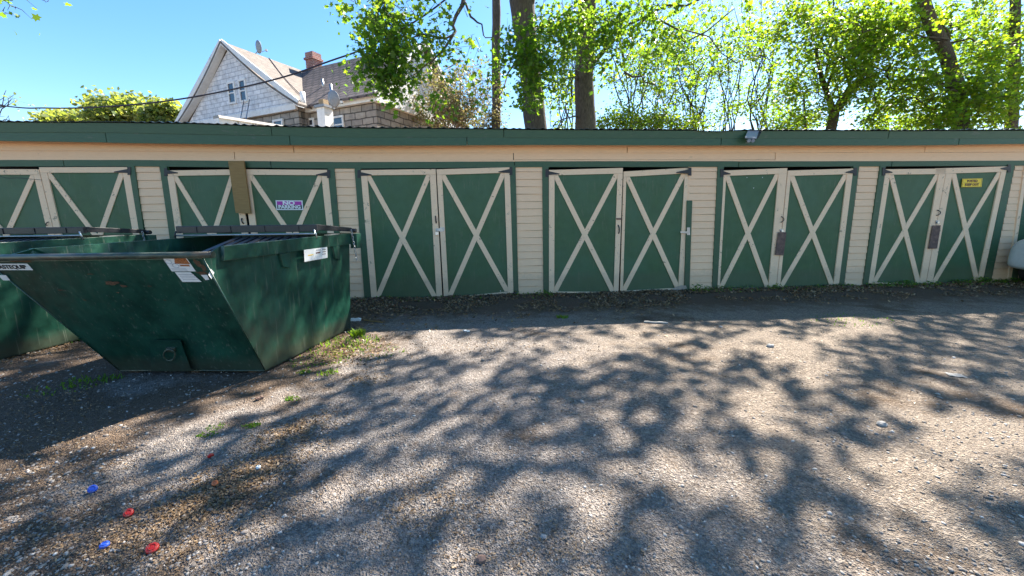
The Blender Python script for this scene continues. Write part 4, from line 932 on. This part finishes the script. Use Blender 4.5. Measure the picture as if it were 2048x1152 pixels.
# ================================================================ TREES
class Tree:
    def __init__(s,name,label,base,cat='tree',grp='trees behind the garages',leaf='leaf',bark='bark',seed=0,tpl=LEAF):
        s.root=thing(name,(base.x,base.y,0),label,cat,grp); s.t=MB(); s.b=MB(); s.L=[]; s.S=[]; s.leaf=leaf; s.bark=bark; s.seed=seed; s.r=np.random.default_rng(seed+100); s.tpl=tpl; s.tips=[]
    def trunk(s,pts,rads,n=14):
        P_=[];Q=[]
        for i in range(len(pts)-1):
            for k in range(5):
                t=k/5; p=pts[i].lerp(pts[i+1],t); j=rads[i]*.12; P_.append(p+Vector((noise.noise(p*.9),noise.noise(p*.9+Vector((5,5,5))),0))*j*2); Q.append(lerp(rads[i],rads[i+1],t)*(1+.06*noise.noise(p*2.3)))
        P_.append(pts[-1]); Q.append(rads[-1]); s.t.tube(P_,Q,n)
    def limb(s,a,b,r0,r1,wob=.25,n=7,seg=None,sag=0):
        N=seg or max(4,int((b-a).length/.5)); P_=[]
        sd=s.r.random()*50; L=(b-a).length
        for i in range(N+1):
            t=i/N; p=a.lerp(b,t); e=math.sin(math.pi*t)*wob*min(L,3)*.5
            p=p+Vector((noise.noise(Vector((t*2.5,sd,0))),noise.noise(Vector((t*2.5,sd,7))),noise.noise(Vector((t*2.5,sd,13)))))*e*1.6+Vector((0,0,-sag*math.sin(math.pi*t*.5)**2*L*.15)); P_.append(p)
        s.b.tube(P_,[lerp(r0,r1,i/N) for i in range(N+1)],n,False); return P_
    def blob(s,c,rad,n,ls,src=None,twigs=None,dn=.3,leaf_every=1.,jit=.09):
        """foliage spray: twigs wandering through an ellipsoid with leaves along them"""
        r=s.r; rad=Vector(rad); tw=twigs or max(3,int(n/16)); per=max(1,int(n/tw))
        if src is not None: s.limb(src,c,.02+.008*(c-src).length,.01,.4)
        for i in range(tw):
            q=r.standard_normal(3); q/=np.linalg.norm(q); q*=r.random()**.45
            p=c+Vector((q[0]*rad.x,q[1]*rad.y,q[2]*rad.z)); d=(p-c)*.8+Vector(r.standard_normal(3).tolist())*.35*rad.length; d.z-=dn*rad.length; d.normalize()
            L=.35*rad.length*r.uniform(.6,1.3); e=p+d*L; st=c.lerp(p,.45)
            s.b.tube([st,p,e],[.010,.006,.003],3,False)
            for k in range(per):
                t=r.random(); b=p.lerp(e,t) if r.random()<.75 else st.lerp(p,t); b=np.array(b)+r.standard_normal(3)*jit*(1+ .6*ls/.12)
                s.L.append(b); s.S.append(ls*r.uniform(.45,1.35))
    def done(s,flat=.15):
        if s.t.v: s.t.build('trunk',s.bark,s.root)
        if s.b.v: s.b.build('branches',s.bark if s.bark!='bark' else 'twig',s.root)
        if s.L: fast_mesh('crown',leaves(s.L,s.S,flat,s.tpl,s.seed+1,.3),len(s.tpl),s.leaf,s.root)
V3=Vector
def pxr(rx,ry,d,dz=None): k=d/FPX; return (rx*k,(dz or max(rx,ry)*k),ry*k)
def blobs(T,lst,d0,ls,dens,src=None):
    for e in lst:
        cx,cy,rx,ry=e[:4]; dd=e[5] if len(e)>5 else d0; kk=e[4] if len(e)>4 else 1
        sc_=D(cx,cy,dd); area=rx*ry*3.14; n=int(area/ (ls*FPX/dd)**2*dens*kk*5.6)+5
        T.blob(sc_,pxr(rx,ry,dd),n,ls,src(cx,cy,dd) if src else None)
# big maple 1
b1=D(1065,258,14.0); b1g=V3((b1.x,b1.y,-.1))
T1=Tree('maple_tree','maple with a thick leaning trunk and hanging bright leaves, left of the straight thick trunk',b1,seed=1)
p=[b1g,D(1070,256,14),D(1066,190,14),D(1057,120,14),D(1048,60,14),D(1046,0,14),D(1042,-150,14),D(1036,-330,14.2)]
T1.trunk(p,[.48,.38,.34,.33,.36,.40,.33,.2],18)
T1.limb(D(1050,30,14),D(1075,-120,13.6),.24,.12,.1,12); T1.limb(D(1048,-20,14),D(935,-60,12),.13,.09,.2,10)
l1=T1.limb(D(940,-50,12),D(925,10,11.3),.075,.055,.1,8); l2=T1.limb(D(925,10,11.3),D(900,80,10.8),.05,.035,.2,8); l3=T1.limb(D(900,80,10.8),D(862,125,10.4),.032,.018,.3,7)
T1.limb(D(930,5,11.3),D(955,45,11),.035,.022,.3,7); T1.limb(D(955,45,11),D(985,75,10.6),.022,.01,.4,6); T1.limb(D(905,70,10.8),D(800,70,10.2),.03,.012,.4,6); T1.limb(D(862,125,10.4),D(815,155,10),.016,.008,.4,6)
T1.limb(D(925,-20,11.4),D(780,-10,10.2),.045,.02,.3,7); T1.limb(D(780,-10,10.2),D(740,60,9.8),.02,.008,.4,6); T1.limb(D(1052,90,14),D(1000,190,12),.05,.012,.4,6)
def s1(cx,cy,dd): return D(*( (885,95) if cx<930 else (1050,20)),min(dd+.6,13.6))
blobs(T1,[(722,12,38,25,1.3),(770,35,55,40,2),(745,95,32,45,1),(785,100,52,45,2.2),(765,140,50,35,2.6),(795,165,40,30,1.6),(770,185,25,25,2),(840,45,60,45,1.3),(890,95,45,40,.3),(835,205,35,18,.35),(885,165,45,40,.25),(925,120,45,70,.25),(945,60,40,50,.22),(905,210,55,28,.25)],10.3,.115,.55)
blobs(T1,[(1045,80,45,28,1.5),(1085,70,40,35,1.2),(1035,118,45,30,1.3),(1075,120,45,35,1.5),(1070,165,40,28,1.6),(1058,200,26,24,1.9),(1100,150,40,30,1.1),(1010,105,35,30,.8),(1130,95,40,40,1),(1115,200,30,25,.6),(1085,20,30,30,.5),(985,160,35,35,.3)],12,.125,.55)
# big maple 2
b2=D(1170,258,15.0)
T2=Tree('maple_tree','maple with a straight thick grey trunk and a low branch to its right',b2,seed=2)
T2.trunk([V3((b2.x,b2.y,-.1)),D(1169,255,15),D(1170,150,15),D(1173,60,15),D(1176,-60,15),D(1180,-330,15.5)],[.46,.37,.33,.32,.30,.2],18)
T2.limb(D(1178,135,15),D(1222,85,14.2),.10,.07,.1,10); T2.limb(D(1222,85,14.2),D(1300,30,12.8),.06,.03,.2,8); T2.limb(D(1230,60,14),D(1420,-10,12),.05,.02,.3,7)
T2.limb(D(1235,60,14),D(1250,145,13.2),.05,.035,.2,8); T2.limb(D(1250,145,13.2),D(1310,170,12.8),.035,.015,.3,7); T2.limb(D(1250,145,13.2),D(1238,160,13),.02,.008,.3,6)
T2.limb(D(1160,175,15),D(1125,105,14),.03,.01,.3,6); T2.limb(D(1158,165,15),D(1120,150,14),.03,.01,.3,6); T2.limb(D(1155,235,15),D(1105,255,13.5),.03,.012,.4,6)
T2.limb(D(1370,60,12),D(1560,130,12),.02,.008,.6,5); T2.limb(D(1300,30,12.8),D(1480,60,11.5),.03,.01,.6,6)
blobs(T2,[(1160,50,55,35,1.4),(1205,30,55,35,1.4),(1185,85,45,25,1.3),(1255,20,50,30,1.2),(1300,25,40,40,1.1),(1130,25,50,25,1.1),(1215,75,40,25,1.1),(1345,30,35,35,.9),(1245,60,40,30,1.1),(1110,60,35,40,1),(1210,145,25,25,.7),(1180,125,18,18,.5),(1330,90,22,35,.9),(1395,15,45,25,.5),(1440,40,40,40,.4),(1500,20,30,40,.4),(1370,100,50,40,.5),(1300,90,45,45,.6),(1420,110,45,40,.35),(1350,160,45,35,.3),(1265,100,30,40,.5)],12.5,.125,.5)
# thin straight trunk with ivy
b3=D(992,256,17.0)
T3=Tree('slim_tree','slim straight trunk wrapped with dry vine, left of the two thick trunks',b3,seed=3)
T3.trunk([V3((b3.x,b3.y,-.1)),D(993,256,17),D(992,120,17),D(992,0,17),D(994,-200,17)],[.22,.18,.17,.16,.12],12)
for i in range(26):
    x=random.gauss(985,12); y=random.uniform(150,256); T3.limb(D(992,y,17),D(x+random.gauss(0,16),y-random.uniform(-5,25),16.7),.012,.004,.6,4)
blobs(T3,[(985,235,26,20,1.2),(993,190,14,30,.8),(970,250,30,10,1)],16.8,.07,.5)
T3.leaf='leafo'
# unseen crown foliage above the picture, clumps placed by a shade map to dapple the yard
GRID="""
66665656465546413656655555885323
88444655446868776667757887333634
42054564557555564665566386422523
00004564646445653212221257632211
00001135786335652111157775367321
00012356653343332344444786547763
11247665434435332237447653248887
35788753454345322542245465467889
76454354342233211357863346886667
53333342216852123247875675478756
32345432237863365676337753368865
22224322225655465676214532377645
11245311223445542344337421376445
11222111223554323542237521256555
11111111124542346633224322566455
11111111112333344577422234555655
""".split()
def litv(px,py):
    if py<650 or px<-80 or px>2130 or py>1200: return None
    fx=min(max((px-32)/64,0),30.999); fy=min(max((py-656)/32,0),14.999); i,j=int(fx),int(fy)
    g_=lambda a,b:9*.0+int(GRID[a][b])
    a=lerp(g_(j,i),g_(j,i+1),fx-i); b=lerp(g_(j+1,i),g_(j+1,i+1),fx-i); return lerp(a,b,fy-j)
CAN=[];st=.135
y=-1.5
while y<6.2:
    x=-8.
    while x<12:
        gx_,gy_=x+random.uniform(-.06,.06),y+random.uniform(-.06,.06); px,py=proj((gx_,gy_,0)); l=litv(px,py) if gy_>0.3 else None
        if l is None: l=4.2+5*noise.noise(Vector((gx_*.9,gy_*.9,2)))
        l=(l-4.4)*1.25+(3.2 if gx_<-.8 and gy_<3 else 3.6 if gx_<1.5 else 3.3)+3.6*noise.noise(Vector((gx_*5.6,gy_*5.6,8)))+2.0*noise.noise(Vector((gx_*2.0,gy_*2.0,18)))
        if l<4.7:
            h=10.5+2.2*noise.noise(Vector((gx_*.35,gy_*.35,3)))+random.uniform(-.7,.7)
            for _ in range(14):
                c=Vector((gx_,gy_,0))+SUN*(h/SUN.z); q=proj(c)
                if -60<q[0]<2110 and -25<q[1]<1200: h+=.8
                else: break
            CAN.append(c)
        x+=st
    y+=st
print('CANOPY',len(CAN))
T4b=D(1918,256,13.5)
T4=Tree('leaning_tree','tree with a dark trunk leaning left over the right end of the garages',T4b,leaf='leafy',seed=4)
T4.trunk([V3((T4b.x,T4b.y,-.1)),D(1922,258,13.5),D(1915,180,13.5),D(1893,110,13.5),D(1868,60,13.4),D(1850,10,13.3),D(1800,-200,13)],[.3,.24,.21,.2,.19,.17,.1],14)
T5b=D(2025,256,14.5)
T5=Tree('slim_tree','slim dark trunk standing at the right edge beyond the leaning tree',T5b,leaf='leafy',seed=5)
T5.trunk([V3((T5b.x,T5b.y,-.1)),D(2022,256,14.5),D(2028,120,14.5),D(2030,40,14.5),D(2030,-150,14.5)],[.22,.18,.15,.14,.1],12)
trs=[T1,T2,T4,T5]; cx_=[b1.x-1,b2.x+2.0,T4b.x-3,T5b.x+2]
hub=[[V3((t.root.location.x,t.root.location.y,0))+V3((0,0,8.6+1.2*k)) for k in range(3)] for t in trs]
for k,c in enumerate(CAN):
    i=min(range(4),key=lambda q:abs(cx_[q]-c.x)); T=trs[i]
    if random.random()<.10: continue
    for j in range(5):
        T.L.append(np.array(c)+T.r.standard_normal(3)*(.065,.065,.09)); T.S.append(T.r.uniform(.08,.19))
    if k%260==0:
        ok=True; a=hub[i][k%3]
        for t_ in (.35,.6,.85):
            q=proj(a.lerp(c,t_)); 
            if 0<q[0]<2048 and 0<q[1]<600: ok=False
        T.limb(a,c,.035,.012,.5,6) if ok else T.limb(c+V3((0,1.5,1.5)),c,.03,.01,.2,5)
T1.done(.05); T2.done(.05); T3.done()
rr_=lambda lo,hi:random.uniform(lo,hi)
blobs(T4,[(rr_(1700,2048),rr_(0,250),rr_(30,55),rr_(22,40),rr_(.45,1.0),rr_(12.5,15)) for _ in range(75)],13.5,.12,.5)
blobs(T4,[(1900,225,70,30,1.2),(1960,200,60,35,1.2),(1840,160,50,40,1),(1990,245,60,20,1.2),(1780,60,60,45,1),(1720,90,50,45,1)],13,.13,.5)
for i in range(14):
    y=rr_(20,230); T4.limb(D(1900,y,13.5),D(rr_(1640,2048),y-rr_(-10,70),rr_(12,15)),.035,.008,.5,5)
T4.done(); 
blobs(T5,[(rr_(1930,2090),rr_(0,200),rr_(25,45),rr_(18,32),rr_(.3,.8),rr_(13.5,15.5)) for _ in range(30)],14.5,.11,.45)
for i in range(8): y=rr_(30,240); T5.limb(D(2027,y,14.5),D(rr_(1950,2090),y-rr_(0,60),14.5),.03,.006,.5,5)
T5.done()
# multi stem tree right of centre
T6b=D(1665,258,15.5); T6=Tree('forked_tree','forked many stemmed tree with yellow green leaves behind the fifth double door',T6b,leaf='leafy',seed=6)
T6.trunk([V3((T6b.x,T6b.y,-.1)),D(1662,258,15.5),D(1668,225,15.5)],[.22,.18,.17])
for tx,ty in ((1652,180),(1700,170),(1760,100),(1635,120)): T6.limb(D(1668,228,15.5),D(tx,ty,15.3),.12,.06,.15,9); T6.limb(D(tx,ty,15.3),D(tx+rr_(-60,70),ty-rr_(120,200),15),.06,.02,.3,7)
T6.limb(D(1611,258,15.5),D(1608,190,15.5),.05,.03,.1,6)
for i in range(14): T6.limb(D(1670+rr_(-25,60),rr_(110,200),15.3),D(rr_(1520,1800),rr_(-20,160),15.2),.025,.006,.6,5)
blobs(T6,[(rr_(1530,1760),rr_(0,250),rr_(30,55),rr_(20,38),rr_(.4,1.05),rr_(14,16.5)) for _ in range(38)]+[(1640,40,60,50,.8),(1600,110,45,45,.8),(1700,130,60,40,.8)],15.3,.115,.5)
T6.done()
# saplings with bare wands between
for si,(bx,d_,lf,lab) in enumerate(((1265,19,'leafy','slender sapling with sparse yellow leaves, just right of the straight thick trunk'),(1330,21,'leafy','bare branched sapling in the gap between the thick trunks and the forked tree'),(1395,20,'leafy','thin arching sapling behind the floodlight side of the roof, left one'),(1455,22,'leafy','thin bushy sapling above the floodlight on the roof edge'),(1520,19,'leafy','slender leafy sapling just right of the floodlight'),(1130,22,'leafy','thin pale sapling seen between the two thick trunks'),(920,20,'leafo','dry brown vine tangle left of the slim trunk'),(880,22,'leafo','dry brown brush next to the white house gable'))):
    bb=D(bx,258,d_); T=Tree('sapling',lab,bb,grp='saplings behind the garages',leaf=lf,bark='twig' if lf=='leafy' else 'paletwig',seed=20+si,tpl=LEAF6)
    dry=lf=='leafo'
    for k in range(9 if not dry else 22):
        x0=bx+rr_(-18,18); tx=bx+rr_(-70,70); ty=rr_(-30,120) if not dry else rr_(140,215)
        P_=T.limb(V3((D(x0,258,d_).x,D(x0,258,d_).y,0)) if k<2 else D(x0,262,d_),D(tx,ty,d_+rr_(-1,1)),.035 if not dry else .018,.008,.35,5)
        for q in range(5 if not dry else 9):
            i=random.randrange(1,len(P_)); a=P_[i]; e=a+V3((rr_(-1.6,1.6),rr_(-.6,.6),rr_(-.4 if dry else .2,1.9)))*(.8 if not dry else .55); W_=T.limb(a,e,.012,.004,.5,4,4)
            for z in range(5 if not dry else 4):
                c=W_[random.randrange(2,len(W_))]
                for _ in range(4): T.L.append(np.array(c)+T.r.standard_normal(3)*.15); T.S.append(T.r.uniform(.05,.14))
    blobs(T,[(bx+rr_(-45,45),rr_(195,255),rr_(20,40),rr_(12,24),rr_(.35,.8),d_-rr_(0,2)) for _ in range(4 if not dry else 3)]+([(bx+rr_(-50,50),rr_(60,200),rr_(20,40),rr_(20,35),rr_(.12,.35),d_) for _ in range(18)] if not dry else []),d_,.11,.5)
    T.done()
for si,(bx,by,rx,ry,d_,lab) in enumerate(((1225,238,45,22,17,'bright yellow green bush showing over the roof right of the straight thick trunk'),(1290,240,50,20,18,'bright yellow green bush showing over the roof left of the floodlight'),(1370,246,45,16,18,'low yellow green bush above the roof, second from the floodlight'),(1580,240,50,22,17,'yellow green bush over the roof beside the forked tree'),(1790,240,60,25,16,'dense yellow green bush over the roof left of the leaning trunk'))):
    bb=D(bx,by,d_); T=Tree('bush',lab,bb,'bush','bushes behind the garages','leafy','twig',40+si,LEAF6)
    g0=V3((bb.x,bb.y,0))
    for k in range(6): T.limb(g0,bb+V3((rr_(-.6,.6),rr_(-.3,.3),rr_(-.3,.2))),.04,.012,.3,5)
    blobs(T,[(bx,by,rx,ry,1.3),(bx-rx*.5,by+8,rx*.5,ry*.8,1.1),(bx+rx*.5,by+6,rx*.5,ry*.8,1.1),(bx,by+50,rx*1.2,40,.8)],d_,.10,.6); T.done()
# left far trees
def roundtree(px,py,rx,ry,d_,label,leaf,seed,ls,cat='tree',name='round_tree'):
    bb=D(px,py,d_); T=Tree(name,label,bb,cat,'distant trees at the left',leaf,'twig',seed,LEAF6); g0=V3((bb.x,bb.y,0)); T.trunk([g0,V3((bb.x,bb.y,max(1,bb.z-ry*d_/FPX*.6)))],[.3,.15])
    r=T.r
    for i in range(int(26)):
        a=r.uniform(0,6.28); q=r.random()**.5*.72; e=D(px+rx*q*math.cos(a),py+ry*q*math.sin(a),d_+r.uniform(-1,1)*rx*d_/FPX*.6)
        T.limb(V3((bb.x,bb.y,bb.z-ry*d_/FPX*.5)),e,.08,.02,.2,4,4); T.blob(e,pxr(rx*.34,ry*.34,d_),int(rx*ry*.075*(12/ls/FPX*d_/10)**0*1.0)+30,ls,None)
    T.done(); return T
roundtree(243,227,76,43,38,'big rounded light green tree beyond the roof at the left','leafblue',60,.34)
roundtree(325,232,40,30,36,'smaller light green tree just left of the house roof','leafblue',61,.32)
roundtree(125,238,55,14,40,'low dull green tree line left of the big rounded tree','leafblue',62,.3)
_b=D(8,200,34); T=Tree('bare_tree','sparse bare tree tip at the left edge below the sky',_b,'tree','distant trees at the left','leafblue','twig',63,LEAF6)
for i in range(22): T.limb(D(-30,250,34),D(rr_(-30,42),rr_(180,235),34),.06,.012,.5,4)
blobs(T,[(5,195,22,12,.12),(25,200,14,10,.1)],34,.2,.5); T.done()
T=Tree('overhanging_branch','dark leafy twig tips hanging into the top left corner of the sky',D(-60,-60,9),'branch','overhanging twigs','leaf','twig',64); T.root.location=D(-40,-60,9)
blobs(T,[(18,8,22,12,.25),(5,25,12,6,.3),(30,3,16,6,.25),(92,3,6,3,.3)],9,.12,.4); T.limb(D(-60,-70,9),D(75,18,9),.012,.003,.3,5); T.limb(D(-60,-70,9),D(20,10,9),.012,.004,.3,5)
T.limb(D(-60,-70,9),D(-260,-330,9),.03,.012,.1,6); T.limb(D(-260,-330,9),V3((-14.5,9,0)),.12,.03,.05,8)
T.done()
